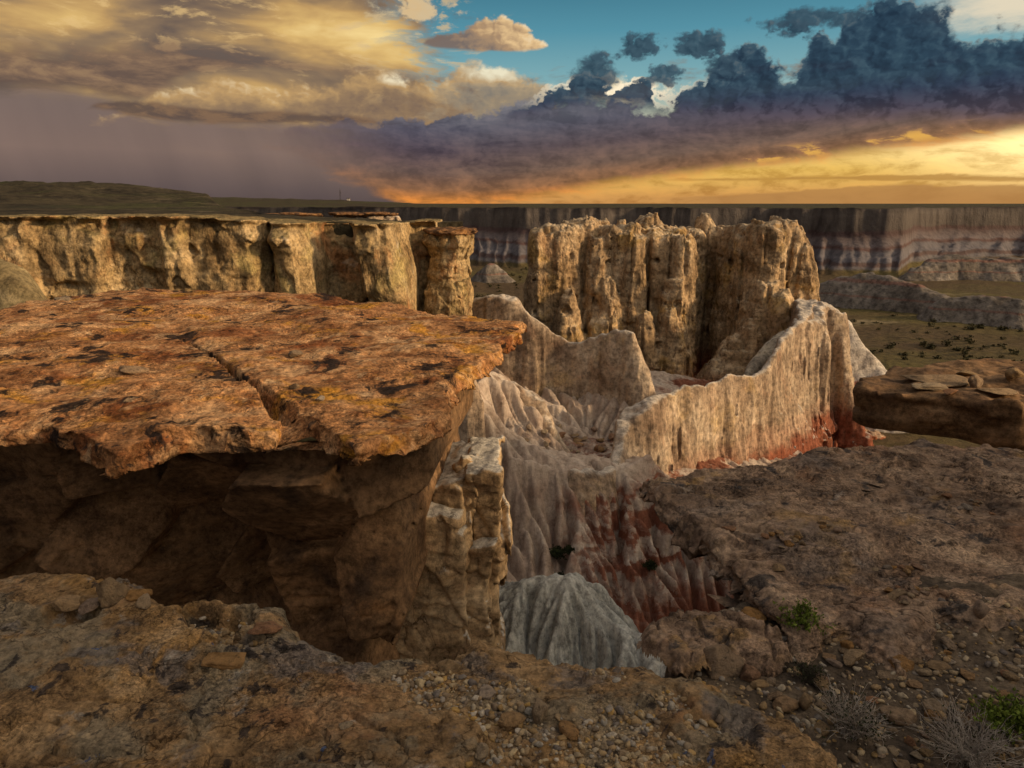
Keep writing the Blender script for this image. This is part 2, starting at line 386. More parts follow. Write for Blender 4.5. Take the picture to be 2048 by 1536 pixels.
def mesh_from(name, v, f, mat, smooth=True):
    """v (n,3), f (m,4) or (m,3) arrays -> mesh datablock"""
    me = bpy.data.meshes.new(name)
    v = np.ascontiguousarray(v, np.float32); f = np.ascontiguousarray(f, np.int32)
    k = f.shape[1]
    me.vertices.add(len(v)); me.vertices.foreach_set('co', v.ravel())
    me.loops.add(f.size); me.loops.foreach_set('vertex_index', f.ravel())
    me.polygons.add(len(f)); me.polygons.foreach_set('loop_start', np.arange(0, f.size, k, dtype=np.int32))
    me.polygons.foreach_set('use_smooth', np.full(len(f), smooth))
    me.update(calc_edges=True)
    if mat is not None:
        for m in (mat if isinstance(mat, (list, tuple)) else [mat]): me.materials.append(m)
    return me

TRIS = [0]
def obj(name, me, parent=None, loc=None):
    o = bpy.data.objects.new(name, me); COL.objects.link(o)
    if loc is not None: o.location = loc
    if parent is not None: o.parent = parent
    if me is not None and me.users < 2: TRIS[0] += len(me.loops) - 2 * len(me.polygons)
    return o

def empty(name, loc=(0, 0, 0)):
    return obj(name, None, None, loc)

def tag(o, label=None, cat=None, group=None, kind=None):
    if label: o['label'] = label
    if cat: o['category'] = cat
    if group: o['group'] = group
    if kind: o['kind'] = kind
    return o

def voxel_mesh(name, fn, lo, hi, step, mat, band=None, origin=(0, 0, 0), keep=None):
    """Surface of the implicit shape fn(x,y,z,detail) <= 0 (surface nets).  fn(...,False) is the rough shape, evaluated
    everywhere; fn(...,True) the finished one, evaluated only within `band` metres of the rough surface."""
    lo = np.array(lo, np.float32); hi = np.array(hi, np.float32)
    step = np.array(step if hasattr(step, '__len__') else (step,) * 3, np.float32)
    n = np.maximum(4, np.ceil((hi - lo) / step).astype(int) + 1)
    ax = [lo[i] + step[i] * np.arange(n[i], dtype=np.float32) for i in range(3)]
    # rough pass at a quarter of the resolution, to find where the surface can be
    c = 2 if band is not None else 1
    if c > 1:
        nc = [(k + c - 1) // c + 1 for k in n]
        axc = [lo[i] + step[i] * c * np.arange(nc[i], dtype=np.float32) for i in range(3)]
        gx, gy, gz = np.meshgrid(*axc, indexing='ij')
        rough = fn(gx, gy, gz, False)
        f = np.repeat(np.repeat(np.repeat(rough, c, 0), c, 1), c, 2)[:n[0], :n[1], :n[2]].astype(np.float32)
        lim = band + float(np.max(step)) * c * 1.3
        near = np.abs(f) < lim
        ii = np.nonzero(near)
        f = np.where(f > 0, 1.0, -1.0).astype(np.float32)
        f[ii] = fn(ax[0][ii[0]], ax[1][ii[1]], ax[2][ii[2]], True)
    else:
        gx, gy, gz = np.meshgrid(*ax, indexing='ij')
        f = fn(gx, gy, gz, True).astype(np.float32)
    f[0] = f[-1] = 1; f[:, 0] = f[:, -1] = 1; f[:, :, 0] = f[:, :, -1] = 1
    s = f < 0
    cnt = np.zeros(tuple(n - 1), np.int8)
    for dx in (0, 1):
        for dy in (0, 1):
            for dz in (0, 1):
                cnt += s[dx:n[0] - 1 + dx, dy:n[1] - 1 + dy, dz:n[2] - 1 + dz]
    act = np.nonzero((cnt > 0) & (cnt < 8))
    m = len(act[0])
    idx = np.full(tuple(n - 1), -1, np.int32); idx[act] = np.arange(m, dtype=np.int32)
    acc = np.zeros((m, 3), np.float32); num = np.zeros(m, np.float32)
    A = np.stack(act, 1)
    for d in range(3):
        e = np.zeros(3, int); e[d] = 1
        o1, o2 = [k for k in range(3) if k != d]
        for p in (0, 1):
            for q in (0, 1):
                b = A.copy(); b[:, o1] += p; b[:, o2] += q
                b2 = b + e
                f1 = f[b[:, 0], b[:, 1], b[:, 2]]; f2 = f[b2[:, 0], b2[:, 1], b2[:, 2]]
                x = (f1 < 0) != (f2 < 0)
                t = f1 / np.where(x, f1 - f2, 1)
                P = np.zeros((m, 3), np.float32); P[:, d] = t; P[:, o1] = p; P[:, o2] = q
                acc += np.where(x[:, None], P, 0); num += x
    v = lo + (A + acc / num[:, None]) * step
    quads = []
    for d in range(3):
        o1, o2 = [(1, 2), (2, 0), (0, 1)][d]
        sl1 = [slice(1, -1)] * 3; sl2 = [slice(1, -1)] * 3
        sl1[d] = slice(0, n[d] - 1); sl2[d] = slice(1, n[d])
        a = s[tuple(sl1)]; b = s[tuple(sl2)]
        for flip in (False, True):
            w = np.nonzero((a & ~b) if not flip else (~a & b))
            g = np.stack(w, 1)
            for k in (o1, o2): g[:, k] += 1
            def cell(p, q):
                h = g.copy(); h[:, o1] -= p; h[:, o2] -= q
                return idx[h[:, 0], h[:, 1], h[:, 2]]
            c4 = [cell(1, 1), cell(0, 1), cell(0, 0), cell(1, 0)]
            if flip: c4 = c4[::-1]
            quads.append(np.stack(c4, 1))
    q = np.concatenate(quads)
    q = q[(q >= 0).all(1)]
    if keep is not None:                              # drop faces that are buried in other rock
        ctr = v[q].mean(1)
        q = q[keep(ctr)]
        used = np.unique(q); mp = np.full(len(v), -1, np.int32); mp[used] = np.arange(len(used)); v = v[used]; q = mp[q]
    v = v - np.array(origin, np.float32)
    return mesh_from(name, v, q, mat)

def grid_faces(nu, nv):
    i = np.arange(nu * nv, dtype=np.int32).reshape(nu, nv)
    return np.stack([i[:-1, :-1], i[1:, :-1], i[1:, 1:], i[:-1, 1:]], -1).reshape(-1, 4)

def poly_sdf(x, y, pts):
    """signed distance to a closed polygon (negative inside)"""
    pts = np.asarray(pts, np.float32)
    d = np.full(x.shape, 1e9, np.float32); ins = np.zeros(x.shape, bool)
    for i in range(len(pts)):
        ax_, ay = pts[i - 1]; bx, by = pts[i]
        ex, ey = bx - ax_, by - ay
        wx, wy = x - ax_, y - ay
        t = np.clip((wx * ex + wy * ey) / (ex * ex + ey * ey + 1e-9), 0, 1)
        d = np.minimum(d, (wx - ex * t) ** 2 + (wy - ey * t) ** 2)
        c = ((ay <= y) & (by > y)) | ((by <= y) & (ay > y))
        ins ^= c & (x < ax_ + (y - ay) / (by - ay + 1e-9) * ex)
    d = np.sqrt(d)
    return np.where(ins, -d, d)

def line_near(x, y, pts):
    """distance to a polyline and the interpolated extra values of its nearest point; pts rows: x, y, a, b, ..."""
    pts = np.asarray(pts, np.float32)
    best = np.full(x.shape, 1e9, np.float32); vals = [np.zeros(x.shape, np.float32) for _ in range(pts.shape[1] - 2)]
    for i in range(len(pts) - 1):
        a = pts[i]; b = pts[i + 1]
        e = b[:2] - a[:2]
        t = np.clip(((x - a[0]) * e[0] + (y - a[1]) * e[1]) / (e @ e + 1e-9), 0, 1)
        d = (x - a[0] - e[0] * t) ** 2 + (y - a[1] - e[1] * t) ** 2
        c = d < best
        best = np.where(c, d, best)
        for k in range(len(vals)): vals[k] = np.where(c, a[2 + k] + (b[2 + k] - a[2 + k]) * t, vals[k])
    return [np.sqrt(best)] + vals

def curl_edge(X, Y, top, edge, thick, under, width, seed, bed=0.08, rough=0.10):
    """A slab of rock as one sheet: flat top where edge(x,y) < 0; past the brink the sheet turns down through the thickness and
    runs back underneath.  Returns vertices and a mask of the ones in use."""
    e = edge(X, Y); h = 0.04
    gx = (edge(X + h, Y) - edge(X - h, Y)) / (2 * h); gy = (edge(X, Y + h) - edge(X, Y - h)) / (2 * h)
    gl = np.sqrt(gx * gx + gy * gy) + 1e-6; gx = gx / gl; gy = gy / gl
    o = np.clip(e, 0, None)
    bx = X - gx * o; by = Y - gy * o                                   # nearest point of the brink
    zt = top(bx, by)
    th = thick(bx, by) if callable(thick) else thick
    if callable(under): under = under(bx - gx * 0.7, by - gy * 0.7)
    s = np.clip(o / width, 0, 1)
    a = np.clip(s / 0.62, 0, 1); b = np.clip((s - 0.62) / 0.38, 0, 1)
    z = np.where(e > 0, zt - th * a, zt)
    lay = np.floor(z / bed)
    lat = rough * fbm(bx / 0.5, by / 0.5, lay * 0.37, 3, seed, 0.55) * (a > 0) * np.clip(a * 6, 0, 1) + 0.04 * a
    lat = lat - under * b
    x = np.where(e > 0, bx + gx * lat, X); y = np.where(e > 0, by + gy * lat, Y)
    return np.stack([x, y, z], -1), e < np.where(np.asarray(under) < 0.10, 0.6 * width, width)

def sheet(name, V, mask, mat, origin=(0, 0, 0)):
    f = grid_faces(V.shape[0], V.shape[1]); k = mask.ravel()[f].all(1); f = f[k]
    v = V.reshape(-1, 3); used = np.unique(f); mp = np.full(len(v), -1, np.int32); mp[used] = np.arange(len(used))
    return mesh_from(name, v[used] - np.array(origin, np.float32), mp[f], mat)

class Field:
    """a height field that can be asked for its height later"""
    def __init__(s, x0, x1, y0, y1, step, fn):
        s.x = np.arange(x0, x1, step); s.y = np.arange(y0, y1, step); s.st = (step, step); s.x0 = x0; s.y0 = y0
        s.X, s.Y = np.meshgrid(s.x, s.y, indexing='ij'); s.Z = fn(s.X.astype(np.float32), s.Y.astype(np.float32))
    def z(s, x, y):
        i = (np.asarray(x) - s.x0) / s.st[0]; j = (np.asarray(y) - s.y0) / s.st[1]
        i = np.clip(i, 0, len(s.x) - 1.001); j = np.clip(j, 0, len(s.y) - 1.001)
        a = i.astype(int); b = j.astype(int); u = i - a; v = j - b
        Z = s.Z
        return Z[a, b] * (1 - u) * (1 - v) + Z[a + 1, b] * u * (1 - v) + Z[a, b + 1] * (1 - u) * v + Z[a + 1, b + 1] * u * v
    def build(s, name, mat, keep=None, **kw):
        f = grid_faces(*s.X.shape); v = np.stack([s.X, s.Y, s.Z], -1).reshape(-1, 3)
        if keep is not None:
            k = keep(v[f].mean(1)); f = f[k]; used = np.unique(f); mp = np.full(len(v), -1, np.int32); mp[used] = np.arange(len(used)); v = v[used]; f = mp[f]
        return tag(obj(name, mesh_from(name, v, f, mat)), **kw)

# ---------------------------------------------------------------- materials
def material(name):
    m = bpy.data.materials.new(name); m.use_nodes = True
    t = NT(m.node_tree)
    out = t.n.new('ShaderNodeOutputMaterial'); b = t.n.new('ShaderNodeBsdfPrincipled')
    t.l.new(b.outputs[0], out.inputs[0])
    b.inputs['Roughness'].default_value = 0.92
    b.inputs['Specular IOR Level'].default_value = 0.12
    return m, t, b

def rock(name, base, scale, patches=(), strata=(), layers=None, streak=None, top=None, bumps=(), micro=None, flakes=(), flake_v=(1.0, 1.0, 1.0), rough=0.92, local=False, hue=None):
    """procedural rock.  base: three colours dark..light; scale: mottling per metre; patches: (colour, scale, lo, hi, amount);
    strata: (z low, z high, colour, amount, waviness) beds; layers: (per metre, amount) fine bedding; streak: (per metre, amount)
    run-off streaks; top: (colour, lo, hi, amount) dust on flat faces; bumps: (scale, strength, distance); cracks: (scale, width, depth)"""
    m, t, b = material(name)
    if local:
        tc = t.n.new('ShaderNodeTexCoord'); oi = t.n.new('ShaderNodeObjectInfo')
        pos = t.vadd(tc.outputs['Object'], t.vmul(t.vec(oi.outputs['Random'], oi.outputs['Random'], oi.outputs['Random']), (37.0, 91.0, 53.0)))
    else:
        pos = t.n.new('ShaderNodeNewGeometry').outputs['Position']
    nrm = t.n.new('ShaderNodeNewGeometry').outputs['Normal']
    n0 = t.noise(pos, scale, 6, 0.62, 0.3)
    col = t.ramp(n0, [(0.34, base[0]), (0.5, base[1]), (0.66, base[2])])
    x, y, z = t.sep(pos)
    if layers:
        lw = t.noise(pos, layers[0] * 0.12, 3, 0.5)
        lz = t.mad(lw, 6.0 / layers[0], z)
        ln = t.noise(t.vec(t.mul(x, 0.12), t.mul(y, 0.12), lz), layers[0], 4, 0.65)
        col = t.mix(1.0, col, t.ramp(ln, [(0.3, (1 - layers[1],) * 3), (0.5, (1, 1, 1)), (0.72, (1 + layers[1] * 0.6,) * 3)]), 'MULTIPLY')
    for i, (c, sc, lo, hi, amt) in enumerate(patches):
        pn = t.noise(t.vadd(pos, (i * 13.7, i * 5.1, i * 9.3)), sc, 5, 0.66, 0.4)
        col = t.mix(t.step(pn, lo, hi, 0.0, amt), col, c)
    if strata:
        zn = t.noise(pos, 0.35, 6, 0.6)
        zn2 = t.noise(t.vadd(pos, (31.0, 7.0, 3.0)), 1.7, 6, 0.7)
        for (z0, z1, c, amt, wav) in strata:
            zz = t.add(t.mad(t.sub(zn, 0.5), wav * 2, z), t.mul(t.sub(zn2, 0.5), wav))
            soft = 0.18 * (z1 - z0) + 0.05
            k = t.mul(t.step(zz, z0 - soft, z0 + soft), t.step(zz, z1 - soft, z1 + soft, 1.0, 0.0))
            col = t.mix(t.mul(k, amt), col, c)
    if streak:
        sn = t.noise(t.vec(t.mul(x, streak[0]), t.mul(y, streak[0]), t.mul(z, streak[0] * 0.09)), 1.0, 5, 0.6)
        col = t.mix(streak[1], col, t.ramp(sn, [(0.32, (0.35, 0.32, 0.3)), (0.5, (1, 1, 1)), (0.7, (1.25, 1.22, 1.15))]), 'MULTIPLY')
    if top:
        nz = t.sep(nrm)[2]
        k = t.step(t.add(nz, t.mul(t.sub(n0, 0.5), 0.5)), top[1], top[2], 0.0, top[3])
        col = t.mix(k, col, top[0])
    fine = t.noise(pos, scale * 9.0, 5, 0.7)
    col = t.mix(1.0, col, t.ramp(fine, [(0.37, (0.58, 0.57, 0.56)), (0.5, (1, 1, 1)), (0.63, (1.35, 1.32, 1.28))]), 'MULTIPLY')
    nn = None
    if micro:                                             # grain: strong fine contrast, dark specks
        g1 = t.noise(pos, micro[0], 4, 0.75)
        wear = t.step(t.noise(t.vadd(pos, (3.0, 8.0, 1.0)), scale * 0.7, 3, 0.5), 0.40, 0.60, 0.25, 1.0)      # worn smooth here, grainy there
        col = t.mix(t.mul(wear, micro[1]), col, t.ramp(g1, [(0.36, (0.22, 0.20, 0.19)), (0.47, (0.85, 0.85, 0.85)), (0.54, (1.12, 1.11, 1.08)), (0.65, (1.8, 1.74, 1.62))]), 'MULTIPLY')
        nn = t.bump(g1, 0.7, micro[2], nn)
    for (sc, k, depth, dark) in flakes:                   # thin sheets flaking off: saw-tooth steps, a shadow line painted under each brink
        fn = t.noise(t.vmul(pos, flake_v), sc, 5, 0.56, 0.25)
        fr = t.math('FRACT', t.mul(fn, k))
        gate = t.step(t.noise(t.vadd(pos, (5.0, 17.0, 3.0)), sc * 0.8, 2, 0.5), 0.40, 0.55)
        ck = t.mul(t.step(fr, 0.0, 0.10, 1.0, 0.0), gate)
        col = t.mix(t.mul(ck, dark), col, t.mix(1.0, col, (0.20, 0.17, 0.15), 'MULTIPLY'))
        nn = t.bump(t.mul(fr, gate), 1.0, depth, nn)
    for (sc, st, dist) in bumps:
        if streak and sc < 0:
            h = t.noise(t.vec(t.mul(x, -sc), t.mul(y, -sc), t.mul(z, sc * -0.12)), 1.0, 6, 0.65)
        else:
            h = t.noise(pos, abs(sc), 5, 0.66)
        nn = t.bump(h, st, dist, nn)
    if hue: col = t.mix(1.0, col, hue, 'MULTIPLY')
    t.l.new(col, b.inputs['Base Color'])
    if nn is not None: t.l.new(nn, b.inputs['Normal'])
    b.inputs['Roughness'].default_value = rough
    return m

M = {}
TAN = [(0.26, 0.18, 0.105), (0.42, 0.305, 0.19), (0.56, 0.44, 0.30)]
M['butte'] = rock('banded_tan_sandstone', TAN, 0.35, patches=[((0.45, 0.29, 0.09), 0.25, 0.52, 0.66, 0.6), ((0.30, 0.17, 0.09), 0.4, 0.56, 0.7, 0.6), ((0.08, 0.06, 0.045), 0.9, 0.64, 0.74, 0.5)],
    strata=[(-19, -13.6, (0.25, 0.07, 0.03), 0.9, 1.2)], layers=(1.6, 0.3), streak=(0.9, 0.5), top=((0.50, 0.42, 0.31), 0.55, 0.9, 0.6), bumps=[(0.8, 0.6, 0.5), (-2.2, 0.5, 0.3)], micro=(4.5, 0.4, 0.08), flakes=[(0.3, 7.0, 0.30, 0.6)], flake_v=(1.0, 1.0, 0.5))
M['fin'] = rock('fluted_buff_mudstone', [(0.20, 0.145, 0.108), (0.37, 0.29, 0.22), (0.50, 0.42, 0.335)], 0.4, layers=(1.3, 0.22),
    patches=[((0.50, 0.36, 0.17), 0.3, 0.55, 0.7, 0.5), ((0.36, 0.22, 0.15), 0.5, 0.55, 0.72, 0.6)],
    strata=[(-19, -14.7, (0.20, 0.06, 0.034), 0.92, 1.6), (-14.7, -13.7, (0.40, 0.27, 0.20), 0.5, 1.2)], streak=(1.4, 0.55), top=((0.55, 0.52, 0.48), 0.5, 0.95, 0.7), bumps=[(1.2, 0.5, 0.25), (-3.2, 0.6, 0.2)], micro=(6.5, 0.18, 0.04))
M['finwhite'] = rock('blue_white_mudstone', [(0.28, 0.25, 0.21), (0.38, 0.34, 0.28), (0.47, 0.44, 0.38)], 0.5, patches=[((0.42, 0.33, 0.21), 0.5, 0.5, 0.65, 0.7)], streak=(1.5, 0.3), bumps=[(1.2, 0.5, 0.2), (8.0, 0.5, 0.05)])
M['olive'] = rock('olive_clay', [(0.13, 0.10, 0.055), (0.22, 0.175, 0.095), (0.30, 0.245, 0.145)], 0.7, bumps=[(1.2, 0.5, 0.2), (8.0, 0.5, 0.05)], layers=(2.5, 0.2))
M['soil'] = rock('grey_brown_soil', [(0.045, 0.036, 0.03), (0.10, 0.078, 0.058), (0.18, 0.14, 0.10)], 3.0, bumps=[(14.0, 0.7, 0.03), (70.0, 0.7, 0.01)])
M['redwhite'] = rock('red_and_white_clay', [(0.30, 0.27, 0.25), (0.42, 0.39, 0.36), (0.52, 0.49, 0.46)], 0.4, strata=[(-15.2, -14.7, (0.22, 0.06, 0.04), 0.9, 0.8), (-16.2, -15.8, (0.22, 0.06, 0.04), 0.9, 0.8), (-17.2, -16.8, (0.22, 0.06, 0.04), 0.8, 0.8)], streak=(1.2, 0.4), bumps=[(1.0, 0.6, 0.3), (5.0, 0.5, 0.1)])
M['cliff'] = rock('ochre_cliff_sandstone', [(0.20, 0.135, 0.07), (0.37, 0.27, 0.145), (0.50, 0.39, 0.24)], 0.5,
    patches=[((0.38, 0.17, 0.07), 0.35, 0.52, 0.68, 0.7), ((0.36, 0.30, 0.12), 0.3, 0.55, 0.7, 0.6), ((0.5, 0.44, 0.36), 0.8, 0.60, 0.72, 0.6), ((0.05, 0.04, 0.03), 1.3, 0.63, 0.73, 0.55)],
    layers=(2.5, 0.3), streak=(1.6, 0.6), top=((0.20, 0.16, 0.08), 0.6, 0.9, 0.8), bumps=[(1.0, 0.6, 0.4), (-3.0, 0.5, 0.2)], micro=(6.5, 0.4, 0.06), flakes=[(0.35, 6.0, 0.25, 0.6)], flake_v=(1.0, 1.0, 0.6))
M['slab'] = rock('rusty_caprock', [(0.15, 0.065, 0.028), (0.39, 0.20, 0.09), (0.55, 0.34, 0.18)], 1.3,
    patches=[((0.48, 0.24, 0.03), 0.8, 0.53, 0.64, 0.75), ((0.17, 0.055, 0.02), 0.5, 0.51, 0.60, 0.8), ((0.52, 0.34, 0.19), 0.7, 0.54, 0.64, 0.7), ((0.022, 0.016, 0.015), 1.2, 0.555, 0.62, 0.95), ((0.035, 0.03, 0.03), 5.5, 0.60, 0.66, 0.8), ((0.5, 0.36, 0.22), 2.2, 0.60, 0.7, 0.6)],
    bumps=[(2.5, 0.6, 0.10), (11.0, 0.7, 0.035), (45.0, 0.5, 0.008)], micro=(26.0, 0.8, 0.014), flakes=[(0.9, 9.0, 0.05, 0.8), (3.0, 7.0, 0.02, 0.7)], flake_v=(0.7, 1.0, 1.0))
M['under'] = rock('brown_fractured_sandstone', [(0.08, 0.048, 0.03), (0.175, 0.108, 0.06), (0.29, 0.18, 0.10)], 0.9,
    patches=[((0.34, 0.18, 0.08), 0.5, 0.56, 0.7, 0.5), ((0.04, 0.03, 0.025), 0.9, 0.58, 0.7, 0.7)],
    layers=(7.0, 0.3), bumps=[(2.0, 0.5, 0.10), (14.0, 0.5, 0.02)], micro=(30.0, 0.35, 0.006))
M['block'] = rock('pale_bedded_sandstone', [(0.20, 0.14, 0.085), (0.37, 0.27, 0.165), (0.48, 0.375, 0.25)], 0.9,
    patches=[((0.44, 0.28, 0.10), 0.8, 0.58, 0.7, 0.6), ((0.28, 0.17, 0.10), 1.1, 0.56, 0.7, 0.5)],
    layers=(9.0, 0.28), top=((0.48, 0.49, 0.48), 0.62, 0.95, 0.75), bumps=[(3.0, 0.5, 0.06), (18.0, 0.5, 0.015)], micro=(32.0, 0.3, 0.006), flakes=[(0.9, 6.0, 0.04, 0.7)], flake_v=(1.0, 1.0, 0.6))
M['clay'] = rock('blue_grey_clay', [(0.33, 0.34, 0.33), (0.45, 0.47, 0.465), (0.54, 0.565, 0.56)], 0.8,
    patches=[((0.46, 0.41, 0.31), 0.35, 0.5, 0.62, 0.5)], streak=(3.5, 0.35), bumps=[(2.2, 0.4, 0.1), (-7.0, 0.8, 0.10), (-16.0, 0.6, 0.04)], micro=(22.0, 0.15, 0.006))
M['slope'] = rock('white_and_red_badland', [(0.26, 0.20, 0.17), (0.44, 0.36, 0.31), (0.57, 0.49, 0.43)], 0.5,
    patches=[((0.33, 0.24, 0.19), 0.4, 0.52, 0.7, 0.6), ((0.13, 0.085, 0.06), 0.7, 0.60, 0.7, 0.5)], streak=(2.4, 0.4), bumps=[(1.5, 0.6, 0.2), (7.0, 0.6, 0.06), (30.0, 0.4, 0.01)])
M['fore'] = rock('pitted_ochre_sandstone', [(0.085, 0.056, 0.034), (0.24, 0.155, 0.08), (0.38, 0.265, 0.15)], 2.6,
    patches=[((0.30, 0.17, 0.055), 1.5, 0.54, 0.66, 0.6), ((0.22, 0.105, 0.055), 1.1, 0.56, 0.68, 0.5), ((0.20, 0.175, 0.13), 1.9, 0.50, 0.60, 0.7), ((0.13, 0.12, 0.12), 2.4, 0.56, 0.64, 0.7), ((0.03, 0.026, 0.028), 7.0, 0.575, 0.63, 0.85), ((0.30, 0.29, 0.27), 4.0, 0.60, 0.69, 0.6), ((0.05, 0.09, 0.20), 9.0, 0.665, 0.69, 0.8)],
    bumps=[(5.0, 0.6, 0.05), (24.0, 0.7, 0.015), (110.0, 0.5, 0.004)], micro=(75.0, 0.75, 0.008), flakes=[(1.8, 8.0, 0.02, 0.8), (7.0, 6.0, 0.008, 0.7)], flake_v=(0.7, 1.0, 1.0))
M['rslab'] = rock('weathered_brown_caprock', [(0.085, 0.062, 0.05), (0.235, 0.165, 0.12), (0.37, 0.275, 0.20)], 1.8,
    patches=[((0.29, 0.155, 0.09), 0.9, 0.54, 0.66, 0.5), ((0.33, 0.21, 0.085), 1.4, 0.56, 0.66, 0.6), ((0.17, 0.145, 0.135), 1.0, 0.52, 0.62, 0.5), ((0.04, 0.04, 0.045), 3.2, 0.575, 0.64, 0.85), ((0.33, 0.31, 0.29), 3.0, 0.62, 0.72, 0.5)],
    bumps=[(3.5, 0.6, 0.07), (16.0, 0.7, 0.02), (70.0, 0.5, 0.006)], micro=(50.0, 0.75, 0.010), flakes=[(1.3, 9.0, 0.035, 0.85), (5.0, 7.0, 0.012, 0.7)], flake_v=(0.7, 1.0, 1.0))
M['farcliff'] = rock('distant_banded_cliff', [(0.11, 0.095, 0.10), (0.21, 0.18, 0.18), (0.33, 0.29, 0.28)], 0.06,
    strata=[(-9.6, -7.6, (0.20, 0.055, 0.04), 0.85, 0.7), (-12.5, -11.2, (0.22, 0.10, 0.085), 0.6, 0.5), (-15.2, -14.7, (0.17, 0.05, 0.04), 0.9, 0.3)], layers=(0.5, 0.35), streak=(0.30, 0.7), bumps=[(0.5, 0.6, 1.0), (-0.8, 0.5, 0.8)])
# ---------------------------------------------------------------- the wide ground: canyon floor, far rim, far plateau
def px_az(px): return np.arctan((np.asarray(px, np.float64) - 1024.0) / F * math.cos(PITCH))
RIM = np.array([(-1600, 330), (-600, 320), (0, 300), (400, 275), (750, 252), (950, 236), (1050, 229), (1300, 222), (1600, 211), (1700, 206), (1780, 200), (1815, 202), (1836, 228), (1900, 238), (2048, 247), (2600, 262), (4200, 290)], float)
_raz = px_az(RIM[:, 0]); _rr = RIM[:, 1] / np.cos(_raz)
RIDGE = np.array([(-1600, 9), (0, 7.5), (170, 6.3), (400, 4.6), (680, 2.4), (800, 0.9), (880, -0.6), (1024, -0.9), (2048, -0.9), (4200, -0.9)], float)

def floor_z(x, y):
    return -18.0 + 0.5 * fbm(x / 22, y / 22, 0, 4, 5) + 0.10 * fbm(x / 2.2, y / 2.2, 0, 3, 9)

def build_ground():
    az = np.radians(np.arange(-64, 64.01, 0.18)); na = len(az)
    re = np.interp(az, _raz, _rr)
    u1 = np.linspace(0, 1, 90); d2 = np.concatenate([np.arange(-42, -3.2, 0.7), np.arange(-3.2, 1.0, 0.22)]); u3 = np.geomspace(1.2, 9000, 46)
    r1 = 1.0 / (1 / 20.0 + (1 / (re[:, None] - 42.5) - 1 / 20.0) * u1[None, :])
    r = np.concatenate([r1, re[:, None] + d2[None, :], re[:, None] + u3[None, :]], 1)
    A = np.broadcast_to(az[:, None], r.shape)
    x = r * np.sin(A); y = r * np.cos(A)
    d = r - re[:, None]
    s = A * 230.0                                          # arc length along the rim
    big = 11.0 * noise(s / 30, 0.3, 0, 3) + 5.0 * noise(s / 11, 1.3, 0, 4)
    flute = 1.5 * (1 - ridged(s / 6.5, d * 0.0, 0, 3, 6)) + 0.4 * noise(s / 1.6, d / 9, 0, 7)
    e = d + 0.6 * big + flute
    top = -1.25 + 0.25 * fbm(x / 30, y / 30, 0, 3, 8) + (0.35 * noise(s / 9, 0.5, 0, 21) + 0.2 * noise(s / 2.5, 0.5, 0, 22)) * smoothstep(12, 0, d)
    ridge = np.interp(A, px_az(RIDGE[:, 0]), RIDGE[:, 1])
    top = top + (ridge + 0.9 + 0.35 * fbm(A * 40, 0.2, 0, 4, 2)) * smoothstep(60, 190, d) * smoothstep(0.005, -0.12, A)
    zw = -8.4 + 3.2 * noise(s / 19, 5.1, 0, 9) + 1.2 * noise(s / 6, 5.1, 0, 10)
    wall = zw + (top - zw) * smoothstep(-2.6, -0.1, e) ** 0.8
    gl = ridged(s / 5.5 + 0.15 * noise(s / 9, d / 9, 0, 1), d / 60, 0, 3, 11)          # gullies on the talus
    spur = 7.0 * noise(s / 22, 9.1, 0, 12)
    td = np.clip((-(d + 0.5 * big) - 2.4) / (24.0 + spur), 0, 1)
    tal = zw + (-18.3 - zw) * td ** 0.75
    tal = tal + (gl - 0.55) * 4.6 * np.sin(np.pi * np.clip(td, 0, 1)) ** 0.7
    ter = smoothstep(-15.6, -14.6, tal) - smoothstep(-14.4, -13.9, tal)                # a harder bed stands out as a step
    tal = tal + 0.5 * ter
    z = np.where(e > -2.6, wall, tal)
    z = np.minimum(z, np.where(e > -2.6, wall, 99))
    z = np.where(d < -2.6, np.maximum(np.minimum(z, 99), floor_z(x, y)), z)
    v = np.stack([x, y, z], -1).reshape(-1, 3)
    nu, nv = r.shape
    o = obj('ground', mesh_from('ground', v, grid_faces(nu, nv)[:, ::-1], M['ground']))
    tag(o, kind='structure')

